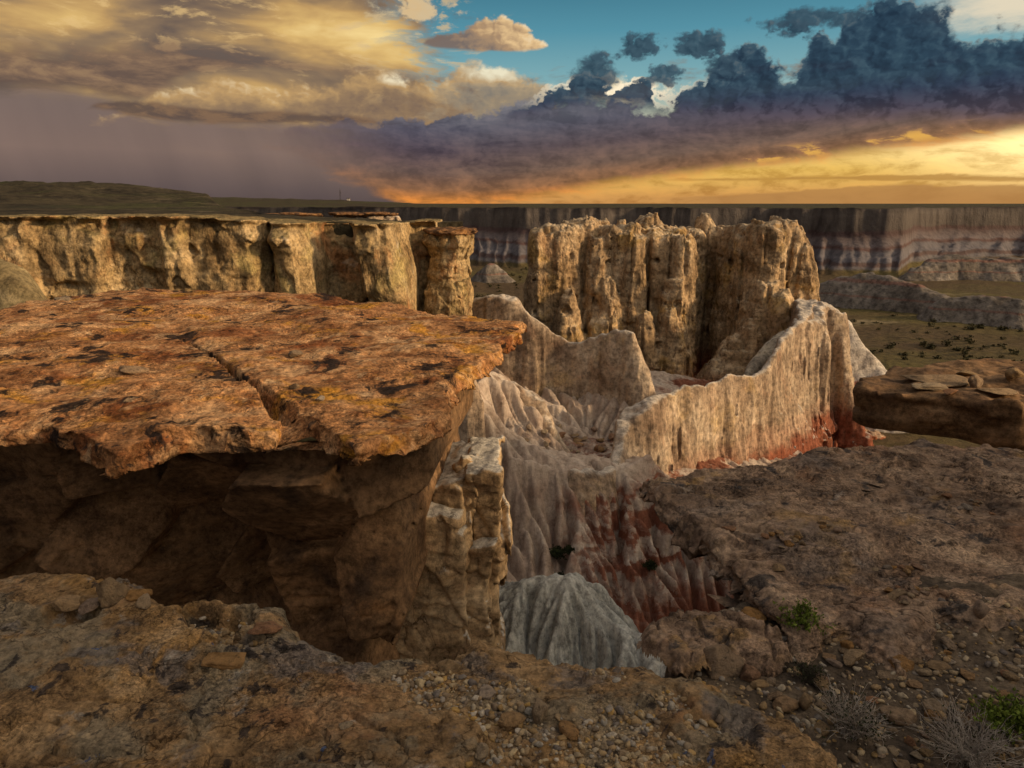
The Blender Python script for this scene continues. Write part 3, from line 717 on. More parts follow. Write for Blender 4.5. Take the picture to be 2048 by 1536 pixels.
def ground_material():
    m, t, b = material('desert_ground')
    geo = t.n.new('ShaderNodeNewGeometry'); pos = geo.outputs['Position']
    x, y, z = t.sep(pos)
    # floor: bare brown soil, olive grass, pale washes
    n1 = t.noise(pos, 0.035, 8, 0.62, 0.5); n2 = t.noise(t.vmul(pos, (0.5, 1.0, 1.0)), 0.06, 8, 0.65, 0.4); n3 = t.noise(pos, 1.1, 6, 0.7)
    fl = t.mix(t.step(n1, 0.40, 0.62), (0.085, 0.060, 0.036), (0.10, 0.084, 0.034))
    fl = t.mix(t.step(n2, 0.60, 0.70, 0.0, 0.75), fl, (0.24, 0.20, 0.13))
    fl = t.mix(t.step(t.noise(t.vadd(pos, (40.0, 11.0, 0.0)), 0.05, 8, 0.6, 0.8), 0.68, 0.72, 0.0, 0.8), fl, (0.42, 0.42, 0.42))
    fl = t.mix(1.0, fl, t.ramp(n3, [(0.32, (0.45, 0.45, 0.42)), (0.5, (1, 1, 1)), (0.7, (1.35, 1.3, 1.2))]), 'MULTIPLY')
    # cliff beds
    zz = t.add(z, t.mul(t.sub(t.noise(pos, 0.045, 5, 0.6), 0.5), 5.0))
    zz = t.add(zz, t.mul(t.sub(t.noise(pos, 0.5, 5, 0.7), 0.5), 1.0))
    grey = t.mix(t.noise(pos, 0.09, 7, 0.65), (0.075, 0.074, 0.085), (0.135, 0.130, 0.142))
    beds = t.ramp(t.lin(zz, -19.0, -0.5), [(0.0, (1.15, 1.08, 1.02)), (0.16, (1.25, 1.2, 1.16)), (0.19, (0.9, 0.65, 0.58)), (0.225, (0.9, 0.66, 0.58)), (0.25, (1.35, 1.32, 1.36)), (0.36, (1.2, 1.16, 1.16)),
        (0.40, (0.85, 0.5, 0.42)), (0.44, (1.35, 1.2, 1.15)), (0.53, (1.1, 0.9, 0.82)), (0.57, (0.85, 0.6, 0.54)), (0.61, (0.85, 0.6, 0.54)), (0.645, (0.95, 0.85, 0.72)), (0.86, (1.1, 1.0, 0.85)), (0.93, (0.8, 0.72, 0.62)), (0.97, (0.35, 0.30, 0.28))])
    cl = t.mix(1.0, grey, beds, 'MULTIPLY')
    st = t.noise(t.vec(t.mul(x, 0.55), t.mul(y, 0.55), t.mul(z, 0.05)), 1.0, 5, 0.65)
    cl = t.mix(0.55, cl, t.ramp(st, [(0.33, (0.35, 0.33, 0.33)), (0.5, (1, 1, 1)), (0.68, (1.4, 1.35, 1.3))]), 'MULTIPLY')
    # plateau: dark olive scrub
    pl = t.mix(t.step(t.noise(pos, 0.02, 8, 0.65), 0.4, 0.62), (0.052, 0.042, 0.028), (0.058, 0.056, 0.026))
    slope = t.sep(geo.outputs['Normal'])[2]
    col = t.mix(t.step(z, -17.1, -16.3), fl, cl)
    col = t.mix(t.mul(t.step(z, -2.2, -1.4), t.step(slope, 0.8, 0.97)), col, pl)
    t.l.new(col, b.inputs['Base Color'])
    nn = t.bump(t.noise(pos, 0.7, 8, 0.7), 0.6, 0.8)
    t.l.new(t.bump(st, 0.4, 0.8, nn), b.inputs['Normal'])
    return m

if on('ground'):
    M['ground'] = ground_material()
    build_ground()
print('ground', round(time.time() - T0, 1), TRIS[0])
# ---------------------------------------------------------------- left plateau, its cliff and the pillars at its end
def build_plateau():
    pxs = np.array([-1500, -700, -100, 120, 330, 520, 600, 700, 775, 860, 925], float)
    fr = np.array([40, 36, 35.5, 36, 37, 38.5, 39.5, 39.5, 41, 42.5, 43], float)
    bk = np.array([320, 320, 260, 250, 235, 52, 49, 48.5, 48, 47, 46], float)
    a = px_az(np.linspace(-1500, 925, 360))
    azp = px_az(pxs)
    yf = np.interp(a, azp, fr); yb = np.interp(a, azp, bk)
    u = np.concatenate([[-0.001], np.linspace(0, 1, 120)])
    Y = 1.0 / (1 / yf[:, None] + (1 / yb[:, None] - 1 / yf[:, None]) * np.clip(u, 0, 1)[None, :])
    A = np.broadcast_to(a[:, None], Y.shape)
    X = Y * np.tan(A)
    z = -0.70 - 0.35 * smoothstep(-17, -8, X) + 0.10 * fbm(X / 6, Y / 6, 0, 4, 3) + 0.03 * fbm(X, Y, 0, 3, 4)
    hx, hy = X + 118, Y - 165                                # the low hill at the left edge
    hill = 5.0 * np.exp(-np.maximum(0, (X + 96)) ** 2 / (2 * 22 ** 2) - hy ** 2 / (2 * 30 ** 2))
    hill = hill * (1 + 0.12 * fbm(X / 8, Y / 8, 0, 4, 6)) + 0.35 * ridged(X / 9, Y / 14, 0, 3, 5) * smoothstep(1, 4, hill)
    z = z + hill + 1.2 * np.exp(-((X + 62) / 9) ** 2 - ((Y - 150) / 14) ** 2)
    z[:, -1] = -8; z[:, 0] = -3
    v = np.stack([X, Y, z], -1).reshape(-1, 3)
    o = obj('plateau', mesh_from('plateau', v, grid_faces(*X.shape)[:, ::-1], M['plateau'])); tag(o, kind='structure')

def cliff_front(x, z, det=True):
    """how far into the canyon (Y) the cliff face stands, for position x along it and height z"""
    y = np.interp(x, [-45, -34, -30, -26, -23.2, -22.8, -20.2, -19.9, -17.4, -17.1, -16.2, -15.9, -13.1, -12.75, -12.5, -11.9, -11.0, -10.5, -10.2, -8.9, -8.6, -8.2, -6.7, -6.2, -5.9, -4.5, -4.0, -3.2],
                     [33.5, 33.5, 33.8, 33.9, 34.0, 34.7, 34.6, 35.5, 35.4, 34.9, 35.0, 35.5, 35.4, 35.9, 37.2, 36.0, 36.0, 36.8, 39.2, 39.4, 38.6, 36.7, 36.8, 38.0, 41.4, 41.8, 41.8, 43.8])
    return y

def build_cliff():
    def fn(x, y, z, det):
        ztop = -0.58 - 0.42 * smoothstep(-17, -9, x)
        dep = np.clip(ztop - z, 0, 9)
        lean = 0.12 * dep
        xs = x - 0.16 * dep * smoothstep(-9.6, -8.8, x) * smoothstep(-5.0, -5.8, x) - 0.05 * dep     # buttress edges lean right going down
        if det: xs = xs + 0.22 * noise(x / 1.3, y / 1.3, z / 2.5, 3)
        yf = cliff_front(xs, z) - lean * 0.7
        f = (yf - y) * 0.75
        if det:
            # vertical rills, bedding ledges, spalled plates
            rill = ridged(x / 1.1 + 0.15 * z, y / 1.1, z / 7.0, 3, 2)
            f = f - 0.24 * (rill - 0.55)
            f = f + facets(x / 2.1 + 0.2 * noise(x, y, z, 5), z / 2.9 + 0.16 * x, 3, 0.17, 0.26, 0.08) + facets(x / 0.8, z / 1.4 + 0.2 * x, 13, 0.03, 0.06, 0.02)
            f = f - 0.10 * noise(x / 5, y / 5, z * 2.4, 7) - 0.09 * fbm(x / 0.9, y / 0.9, z / 0.9, 4, 8)
            undercut = smoothstep(0.0, 0.12, dep) * smoothstep(1.1, 0.25, dep)
            f = f + 0.35 * undercut * (0.6 + 0.5 * noise(x / 1.6, 0.5, 0, 11))
            lip = smoothstep(0.22, 0.10, dep)
            f = f - (0.30 + 0.28 * noise(x / 0.9, 0.1, 0, 12) + 0.15 * noise(x / 0.3, 0.1, 0, 14)) * lip
            # white flaky knob on the narrow column
            k = np.exp(-((x + 11.7) / 0.9) ** 2 - ((z + 1.75) / 0.42) ** 2)
            f = f - 0.7 * k * (0.7 + 0.6 * np.abs(noise(x / 0.25, y / 0.25, z / 0.35, 15)))
            ztop = ztop + 0.10 * fbm(x / 1.5, y / 1.5, 0, 4, 13)
        f = np.maximum(f, (z - ztop) * 0.9)
        f = np.maximum(f, (y - (cliff_front(x, z) + 6.0)) * 0.8)
        f = np.maximum(f, x + 3.6 + 0.8)
        return f.astype(np.float32)
    me = voxel_mesh('cliff', fn, (-31, 32.2, -6.4), (-3.8, 46.0, -0.2), (0.105, 0.12, 0.095), M['cliff'], band=0.9, keep=lambda c: (c[:, 1] < cliff_front(c[:, 0], 0) + 4.0) & (c[:, 2] > -6.2))
    tag(obj('cliff', me), kind='structure')

def pillar(name, label, cx, cy, ztop, zbot, rx, ry, seed, cap, step=0.07, mat='cliff', group=None):
    """a rock pillar standing free of the cliff: column and overhanging caprock are parts"""
    root = empty(name, (cx, cy, zbot)); tag(root, label, 'rock pillar', group)
    def col(x, y, z, det):
        d = np.clip(ztop - z, 0, 20)
        w = 1.0 - 0.18 * np.exp(-((d - 1.6) / 0.7) ** 2) + 0.03 * d + 0.22 * np.exp(-((d - 0.5) / 0.5) ** 2)
        u = (x - cx + 0.05 * d) / rx; q = (y - cy) / ry
        rr = (np.abs(u) ** 2.6 + np.abs(q) ** 2.6) ** (1 / 2.6)
        f = (rr - w) * min(rx, ry)
        if det:
            f = f - 0.28 * (ridged(x / 0.9, y / 0.9, z / 6.0, 3, seed) - 0.55) - 0.07 * noise(x / 3, y / 3, z * 2.8, seed + 1) - 0.13 * fbm(x / 0.7, y / 0.7, z / 0.7, 4, seed + 2)
            f = f + facets((x + 0.4 * y) / 1.0, z / 1.3, seed, 0.10, 0.18, 0.06)
        return np.maximum(f, z - ztop).astype(np.float32)
    me = voxel_mesh('column', col, (cx - rx * 1.9, cy - ry * 1.9, zbot), (cx + rx * 1.9, cy + ry * 1.9, ztop + 0.2), step, M[mat], band=0.8, origin=(cx, cy, zbot))
    obj('column', me, root)
    def capf(x, y, z, det):
        u = (x - cx - cap[2]) / (rx * cap[0]); q = (y - cy) / (ry * cap[0])
        rr = np.sqrt(u * u + q * q)
        e = (rr - 1) * min(rx, ry) * cap[0]
        if det: e = e + 0.5 * fbm(x / 1.0, y / 1.0, z / 0.3, 4, seed + 5) * 0.6
        t = cap[1] * (0.75 - 0.3 * np.clip(rr, 0, 1.2) ** 2)
        zz = z - (ztop + 0.02 + cap[1] * 0.3)
        if det: zz = zz + 0.07 * fbm(x / 0.5, y / 0.5, z / 0.4, 4, seed + 7)
        return smax(e * 0.7, np.abs(zz) - t, 0.05).astype(np.float32)
    m2 = rx * cap[0] * 1.4 + abs(cap[2]); m3 = ry * cap[0] * 1.4
    me = voxel_mesh('caprock', capf, (cx - m2, cy - m3, ztop - cap[1]), (cx + m2, cy + m3, ztop + cap[1] * 1.6), (step, step, step * 0.7), M['cap'], band=0.6, origin=(cx, cy, zbot))
    obj('caprock', me, root)
    return root

if on('cliff'):
    M['plateau'] = rock('plateau_scrub', [(0.024, 0.020, 0.015), (0.047, 0.039, 0.025), (0.068, 0.057, 0.034)], 0.08,
        patches=[((0.058, 0.062, 0.024), 0.03, 0.5, 0.62, 0.7), ((0.13, 0.11, 0.07), 0.12, 0.58, 0.68, 0.6), ((0.03, 0.028, 0.025), 0.05, 0.58, 0.68, 0.6)], bumps=[(0.3, 0.6, 1.0), (1.8, 0.6, 0.3)])
    M['cap'] = rock('dark_caprock', [(0.06, 0.035, 0.02), (0.17, 0.09, 0.045), (0.30, 0.17, 0.08)], 0.8,
        patches=[((0.03, 0.022, 0.02), 1.2, 0.52, 0.62, 0.8), ((0.32, 0.16, 0.05), 0.9, 0.56, 0.66, 0.6)], bumps=[(1.5, 0.7, 0.2), (9.0, 0.6, 0.05)])
    build_plateau(); build_cliff()
    pillar('rock_pillar', 'tall tan sandstone pillar with dark overhanging caprock at the end of the left cliff', -3.55, 41.2, -1.65, -7.5, 1.16, 1.35, 21, (1.28, 0.30, 0.05))
    # the row of short capped hoodoos farther back on the plateau edge
    hd = [(552, 64, .75, 'leftmost short hoodoo under the flat dark cap far behind the cliff'), (585, 64, .65, 'second short pale hoodoo from the left far behind the cliff'), (622, 65, .6, 'third short pale hoodoo from the left far behind the cliff'),
          (690, 66, .8, 'white-sided short hoodoo left of the far pair behind the cliff'), (722, 66, .75, 'white-sided short hoodoo in the middle of the far row'), (752, 66, .7, 'short capped hoodoo at the right of the far row'), (785, 66, .55, 'small pointed hoodoo at the right end of the far row')]
    for i, (px, Y, rx, lab) in enumerate(hd):
        p = at(px, 432, Y)
        pillar('hoodoo', lab, p[0], Y, -1.08 + 0.08 * (i % 2), -5.0, rx * 1.05, rx * 1.2, 40 + i, (1.75 if i != 6 else 1.1, 0.22, 0.0), 0.12, 'fin', 'short hoodoos on the far plateau edge')
print('cliff', round(time.time() - T0, 1), TRIS[0])
# ---------------------------------------------------------------- the castle-like butte in the middle
TOWERS = [  # photo column, photo row of its top, distance, radius, batter
    (1080, 458, 60.2, 0.95, .030), (1108, 450, 60.6, 1.2, .035), (1140, 447, 61.2, 1.2, .03), (1170, 438, 62.6, 1.2, .03), (1195, 438, 63.5, 1.1, .03), (1193, 474, 60.2, 0.8, .055), (1226, 452, 61.4, 1.3, .03),
    (1256, 448, 61.6, 1.2, .03), (1270, 466, 60.2, 1.1, .035), (1297, 434, 67, 1.2, .02), (1305, 462, 61.5, 1.2, .03), (1338, 466, 61.0, 1.2, .035), (1365, 472, 59.8, 0.85, .06), (1388, 458, 65.2, 1.0, .03), (1410, 437, 67, 0.8, .02), (1415, 456, 66.6, 1.1, .03),
    (1450, 456, 65.6, 1.0, .03), (1473, 450, 62.8, 1.1, .03), (1502, 447, 61.4, 1.3, .03), (1533, 444, 60.4, 1.7, .045), (1570, 445, 60.8, 1.5, .035), (1592, 476, 60, 1.15, .05), (1607, 508, 59.6, 0.95, .06), (1617, 560, 59.0, 0.8, .07),
    (1138, 584, 58.4, 0.45, .26), (1216, 556, 59.2, 0.6, .16), (1192, 640, 58.4, 0.5, .20), (1350, 556, 58.8, 0.8, .11), (1338, 610, 58.0, 0.6, .17), (1290, 626, 57.8, 0.6, .15),
    (1522, 560, 58.3, 1.0, .12), (1555, 580, 57.6, 1.2, .11), (1588, 600, 57.4, 1.0, .10), (1178, 431, 63.5, .45, .08), (1150, 440, 62.5, .4, .1), (1302, 428, 66, .6, .06), (1413, 430, 66.5, .45, .08), (1360, 460, 62, .5, .08), (1240, 441, 63, .4, .1), (1548, 439, 61.5, .6, .08), (1462, 672, 56.6, 0.5, .36), (1500, 640, 57.0, 0.7, .24), (1425, 722, 55.8, 0.4, .40)]

def build_butte():
    tw = []
    for (px, py, Y, w0, bat) in TOWERS:
        p = at(px, py, Y); tw.append((p[0], p[1], p[2], w0 * 1.12, bat))
    c0 = at(1085, 470, 62.5); c1 = at(1585, 470, 62.5)
    body = [(c0[0] + .2, 61.2), (c0[0] + 4, 61.8), (c0[0] + 8.5, 61.5), (c0[0] + 12.2, 61.6), (c0[0] + 12.8, 66.2), (c0[0] + 15.4, 66.0), (c1[0] - 4, 61.8), (c1[0], 61.2), (c1[0] + .6, 67), (c1[0] - 3, 71), (c0[0] + 5, 71), (c0[0] - .3, 67)]
    def fn(x, y, z, det):
        ztop = -2.9
        if det:
            wx = x + 0.25 * noise(x / 1.8, y / 1.8, z / 3, 1); wy = y + 0.25 * noise(x / 1.8, y / 1.8, z / 3, 2)
            ztop = -2.3 + 0.45 * fbm(x / 2.2, y / 2.2, 0, 4, 3)
        else: wx, wy = x, y
        f = poly_sdf(wx, wy, body) - 0.035 * (-z - 3)
        f = smax(f, (z - ztop) * 0.8, 0.3)
        for (tx, ty, tz, w0, bat) in tw:
            h = tz - z
            wr = w0 + bat * np.clip(h, 0, 30) - 0.4 * w0 * np.exp(-np.clip(h, 0, 9) / 0.45)
            d = np.sqrt((wx - tx) ** 2 + ((wy - ty) * 0.72) ** 2) - wr
            d = np.maximum(d, -h * 0.8)
            f = smin(f, d, 0.22)
        base = (z + 18.6 - 3.4 * np.exp(-np.clip(f, 0, 20) / 2.6)) * 0.7          # apron of debris at the foot
        f = smin(f, base, 0.5)
        if det:
            f = f - 0.26 * (ridged(x / 0.75, y / 0.75, z / 14.0, 2, 5) - 0.55)
            f = f + facets(x / 1.6 + 0.05 * noise(x, y, z / 3, 6), y / 1.6, 9, 0.10, 0.20, 0.34, 0.09) + facets((x + y) / 1.5, z / 2.4, 21, 0.05, 0.10, 0.05)
            brk = noise(x / 2.2, y / 2.2, np.floor(z / 0.55 + 0.6 * noise(x / 3, y / 3, 0, 3)) * 0.71, 7)       # ledges between beds
            f = f - 0.11 * brk - 0.07 * fbm(x / 0.8, y / 0.8, z / 0.8, 3, 8)
            ho = noise(x / 1.3, y / 1.3, z / 1.0, 19)                                # small caves
            f = f + 0.4 * smoothstep(0.5, 0.75, ho)
        return f.astype(np.float32)
    lo = (c0[0] - 3.0, 52.5, -18.2); hi = (c1[0] + 8.0, 71.5, -0.8)
    me = voxel_mesh('rock_butte', fn, lo, hi, (0.15, 0.17, 0.145), M['butte'], band=0.8, keep=lambda c: (c[:, 1] < 69.5))
    o = obj('rock_butte', me)
    tag(o, 'castle-like tan sandstone butte with many fluted towers standing in the canyon', 'butte')

if on('butte'): build_butte()
print('butte', round(time.time() - T0, 1), TRIS[0])
# ---------------------------------------------------------------- fluted fins and the badland slope in front of the butte
def fin(name, label, line, zbot, mat, step, seed, flute=0.30, fl_scale=0.8, flare=0.5, pad=3.5, cat='rock fin', yscale=1.0, keep=None, lean=0.0, rnd=0.35):
    """line rows: photo column, photo row of the crest, distance, half width at the crest, batter"""
    pts = np.array([(*at(a, b, c), d, e) for a, b, c, d, e in line], np.float32)       # x y z w batter
    lo = pts[:, :2].min(0) - pad; hi = pts[:, :2].max(0) + pad
    def fn(x, y, z, det):
        if det:
            wx = x + fl_scale * 0.35 * noise(x / fl_scale / 2, y / fl_scale / 2, z / 5, seed); wy = y + fl_scale * 0.35 * noise(x / fl_scale / 2, y / fl_scale / 2, z / 5, seed + 1)
        else: wx, wy = x, y
        d, zt, w, b = line_near(wx, wy, pts)
        if det: zt = zt + 0.17 * fl_scale * fbm(x / fl_scale / 1.4, y / fl_scale / 1.4, 0, 4, seed + 9, 0.6)
        h = zt - z
        hc = np.clip(h, 0, 40)
        ww = w + b * hc + flare * np.clip((hc - 2.5) / 5.0, 0, 4) ** 2
        f = smax(d - ww, -h * 0.8, rnd)
        if det:
            amp = np.clip(hc / (fl_scale * 2.6), 0.06, 1.0)
            f = f - flute * 1.25 * np.clip(hc / (fl_scale * 3.5), 0, 1) * noise(x / fl_scale / 2.3, y / fl_scale / 2.3, z / 30, seed + 2)          # broad ribs
            r = ridged(x / fl_scale / 0.62, y / fl_scale / 0.62, z / (fl_scale * 26), 2, seed + 3)
            f = f - flute * 0.62 * amp * (r - 0.6)                                                                                 # narrow rills
            f = f - flute * 0.14 * fbm(x / fl_scale / .6, y / fl_scale / .6, z / fl_scale / 1.2, 3, seed + 4)
        return f.astype(np.float32)
    me = voxel_mesh(name, fn, (lo[0], lo[1], zbot), (hi[0], hi[1], pts[:, 2].max() + 0.4), step, M[mat], band=flute * 1.75 + 0.15, keep=keep)
    o = obj(name, me); tag(o, label, cat)
    return o

RILLS = None
SLOPE_PTS = [(1180, 905, 36.5), (1220, 885, 38), (1130, 888, 36), (1085, 862, 35.6), (1180, 832, 40), (1100, 795, 41), (1250, 806, 40.5), (1000, 760, 41), (930, 700, 42),
    (985, 742, 36.4), (1040, 768, 36.4), (1085, 803, 36.0), (1105, 850, 35.2), (1060, 872, 34.2), (1020, 830, 34.4), (990, 790, 34.2),
    (915, 765, 31.6), (945, 758, 31.2), (955, 850, 30.7), (1000, 890, 30.6), (1060, 912, 30.6), (1110, 930, 30.8), (1160, 938, 31), (1220, 940, 31.5), (1260, 930, 32), (1300, 905, 33.5),
    (900, 960, 29.2), (960, 960, 29.6), (1000, 1000, 28.6), (1080, 1000, 28.9), (1150, 1000, 29.3), (1230, 1000, 29.8), (1300, 1000, 30.2), (1380, 1000, 30.5), (1450, 985, 32.5), (1560, 975, 34),
    (900, 1090, 26.6), (1010, 1100, 26.8), (1100, 1060, 27.8), (1200, 1080, 27.6), (1300, 1080, 28.2), (1400, 1080, 28.5), (1060, 1150, 26.0), (1200, 1150, 26.0), (1300, 1180, 26.0), (1400, 1200, 26.0), (1480, 1200, 26.6),
    (1280, 1270, 24.2), (1430, 1270, 24.4), (1000, 1250, 23.6), (800, 1200, 24.5), (1640, 1010, 33), (1300, 955, 33.0), (1350, 952, 34.6), (1400, 942, 36.2), (1460, 934, 37.6), (1520, 930, 39.2), (1580, 925, 41), (1640, 912, 43), (1700, 900, 43), (1400, 800, 47), (1250, 760, 49), (1120, 700, 50), (1600, 800, 52), (1000, 640, 54), (1750, 850, 50), (820, 900, 34), (800, 760, 42)]

def slope_surface():
    P = np.array([at(*p) for p in SLOPE_PTS])
    def U(r2): return np.where(r2 > 1e-9, 0.5 * r2 * np.log(r2 + 1e-12), 0)
    n = len(P)
    K = U(((P[:, None, :2] - P[None, :, :2]) ** 2).sum(-1)) + np.eye(n) * 0.5
    A = np.zeros((n + 3, n + 3)); A[:n, :n] = K; A[:n, n] = 1; A[:n, n + 1:] = P[:, :2]; A[n, :n] = 1; A[n + 1:, :n] = P[:, :2].T
    w = np.linalg.solve(A, np.concatenate([P[:, 2], np.zeros(3)]))
    def h(x, y):
        z = w[n] + w[n + 1] * x + w[n + 2] * y
        for i in range(n): z = z + w[i] * U((x - P[i, 0]) ** 2 + (y - P[i, 1]) ** 2)
        return z
    return h

def erode(Z, dx, dy, steps, k, cap, m=0.45):
    """running water: rain gathers down the steepest neighbour and cuts where much of it flows fast"""
    nx, ny = Z.shape
    nb = [(i, j, math.hypot(i * dx, j * dy)) for i in (-1, 0, 1) for j in (-1, 0, 1) if i or j]
    idx = np.arange(nx * ny).reshape(nx, ny)
    for it in range(steps):
        best = np.zeros_like(Z); rec = idx.copy()
        P = np.pad(Z, 1, mode='edge'); PI = np.pad(idx, 1, mode='edge')
        for i, j, d in nb:
            q = P[1 + i:1 + i + nx, 1 + j:1 + j + ny]; s_ = (Z - q) / d
            c = s_ > best; best = np.where(c, s_, best); rec = np.where(c, PI[1 + i:1 + i + nx, 1 + j:1 + j + ny], rec)
        order = np.argsort(-Z, axis=None).tolist(); r = rec.ravel().tolist(); A = [1.0] * (nx * ny)
        for o in order:
            t = r[o]
            if t != o: A[t] += A[o]
        A = np.array(A).reshape(nx, ny)
        Z = Z - np.minimum(k * A ** m * best, cap)
        lim = 1.3 * min(dx, dy)                                   # crumbling of over-steep banks
        P = np.pad(Z, 1, mode='edge')
        avg = (P[2:, 1:-1] + P[:-2, 1:-1] + P[1:-1, 2:] + P[1:-1, :-2]) / 4
        Z = np.where(Z - avg > lim * 0.6, Z * 0.5 + avg * 0.5, Z)
    return Z

def build_slope():
    h = slope_surface()
    x = np.arange(-7.0, 19.0, 0.095); y = np.arange(22.5, 53, 0.115)
    X, Y = np.meshgrid(x, y, indexing='ij')
    cx = np.arange(-7.0, 19.5, 0.6); cy = np.arange(22.5, 53.6, 0.6)
    CX, CY = np.meshgrid(cx, cy, indexing='ij'); Hc = h(CX, CY)
    # bilinear refinement of the smooth surface
    def up(g, a, b):
        g = np.stack([np.interp(x, a, g[:, j]) for j in range(g.shape[1])], 1)
        return np.stack([np.interp(y, b, g[i]) for i in range(g.shape[0])], 0)
    Z = up(Hc, cx, cy)
    Zs = Z.copy()
    gx, gy = np.gradient(Z, x, y)
    sl = np.sqrt(gx ** 2 + gy ** 2)
    k = smoothstep(0.25, 0.9, sl)
    wx = X + 0.3 * noise(X / 1.5, Y / 1.5, 0, 2)
    front = smoothstep(32.5, 30.0, Y)
    # rills run down the face towards the viewer
    sp = noise(wx / 2.4, Y / 12.0, 0, 4)
    r = ridged(wx / 0.85, Y / 9.0, 0, 2, 5)
    Z = Z + k * (0.7 * sp * front + 0.7 * noise(wx / 5.0, Y / 20.0, 0, 14) * front + 0.16 * (r - 0.6)) + 0.10 * fbm(X / 0.9, Y / 0.9, 0, 4, 9)
    lip = np.array([at(*p) for p in [(940, 762, 31.4), (956, 848, 30.8), (1000, 888, 30.7), (1060, 910, 30.7), (1110, 928, 30.9), (1160, 936, 31.1), (1215, 938, 31.6), (1262, 926, 32.2), (1300, 900, 33.5)]], np.float32)
    ld, lz = line_near(X.astype(np.float32), Y.astype(np.float32), lip)
    Z = np.maximum(Z, lz + 0.25 - 1.25 * ld)                      # the sharp lip between the bowl and the gully
    Z = erode(Z, 0.095, 0.115, 30, 0.0085, 0.12)
    Z = Z + 0.03 * fbm(X / 0.35, Y / 0.35, 0, 3, 19)
    # bowl floor: broken debris
    deb = np.exp(-((X - 3.4) / 2.6) ** 2 - ((Y - 36.0) / 1.8) ** 2)
    c1, c2, cid, _, _ = cells(X / 0.5, Y / 0.5, 0 * X, 3)
    Z = Z + deb * (0.28 * ((cid % 7) / 7.0) * smoothstep(0.0, 0.2, c2 - c1))
    Z = np.maximum(Z, floor_z(X, Y) - 0.3 + 0 * Z)
    v = np.stack([X, Y, Z], -1).reshape(-1, 3)
    o = obj('badland_slope', mesh_from('badland_slope', v, grid_faces(*X.shape), M['slope'])); tag(o, kind='structure')
    fi = Field.__new__(Field); fi.x, fi.y, fi.X, fi.Y, fi.Z = x, y, X, Y, Z; fi.x0 = x[0]; fi.y0 = y[0]; fi.st = (x[1] - x[0], y[1] - y[0])
    return fi.z

def slope_material():
    m, t, b = material('white_and_red_badland')
    geo = t.n.new('ShaderNodeNewGeometry'); pos = geo.outputs['Position']
    x, y, z = t.sep(pos)
    n0 = t.noise(pos, 0.45, 9, 0.62, 0.3)
    col = t.ramp(n0, [(0.3, (0.27, 0.20, 0.165)), (0.5, (0.42, 0.345, 0.29)), (0.7, (0.53, 0.465, 0.41))])
    col = t.mix(t.step(t.noise(t.vadd(pos, (9.0, 4.0, 2.0)), 0.55, 8, 0.66, 0.4), 0.57, 0.68, 0.0, 0.75), col, (0.15, 0.10, 0.075))
    # red beds crop out on the right half, broken by white wash
    zz = t.add(z, t.mul(t.sub(t.noise(pos, 0.3, 7, 0.65), 0.5), 3.0))
    rr = t.noise(t.vec(t.mul(x, 0.10), t.mul(y, 0.10), zz), 1.5, 5, 0.6)
    red = t.mul(t.step(rr, 0.44, 0.56), t.step(zz, -12.6, -13.2))
    side = t.step(t.add(x, t.mul(t.sub(t.noise(pos, 0.25, 6, 0.6), 0.5), 5.0)), 1.2, 4.2)
    bot = t.step(zz, -15.6, -16.6)
    red = t.mul(t.math('MAXIMUM', red, bot), t.math('MAXIMUM', side, t.mul(bot, 0.4)))
    red = t.mul(red, t.step(z, -12.4, -13.0))
    rc = t.mix(t.noise(pos, 0.9, 7, 0.65), (0.125, 0.042, 0.025), (0.26, 0.085, 0.044))
    col = t.mix(t.mul(red, 0.92), col, rc)
    fine = t.noise(pos, 4.0, 8, 0.72)
    col = t.mix(1.0, col, t.ramp(fine, [(0.3, (0.6, 0.58, 0.56)), (0.5, (1, 1, 1)), (0.7, (1.28, 1.26, 1.24))]), 'MULTIPLY')
    t.l.new(col, b.inputs['Base Color'])
    nn = t.bump(t.noise(pos, 1.6, 9, 0.66), 0.6, 0.25)
    nn = t.bump(t.noise(t.vec(t.mul(x, 4.5), t.mul(y, 0.9), t.mul(z, 0.9)), 1.0, 7, 0.66), 0.55, 0.12, nn)
    nn = t.bump(t.noise(pos, 11.0, 8, 0.7), 0.5, 0.04, nn)
    t.l.new(nn, b.inputs['Normal'])
    return m

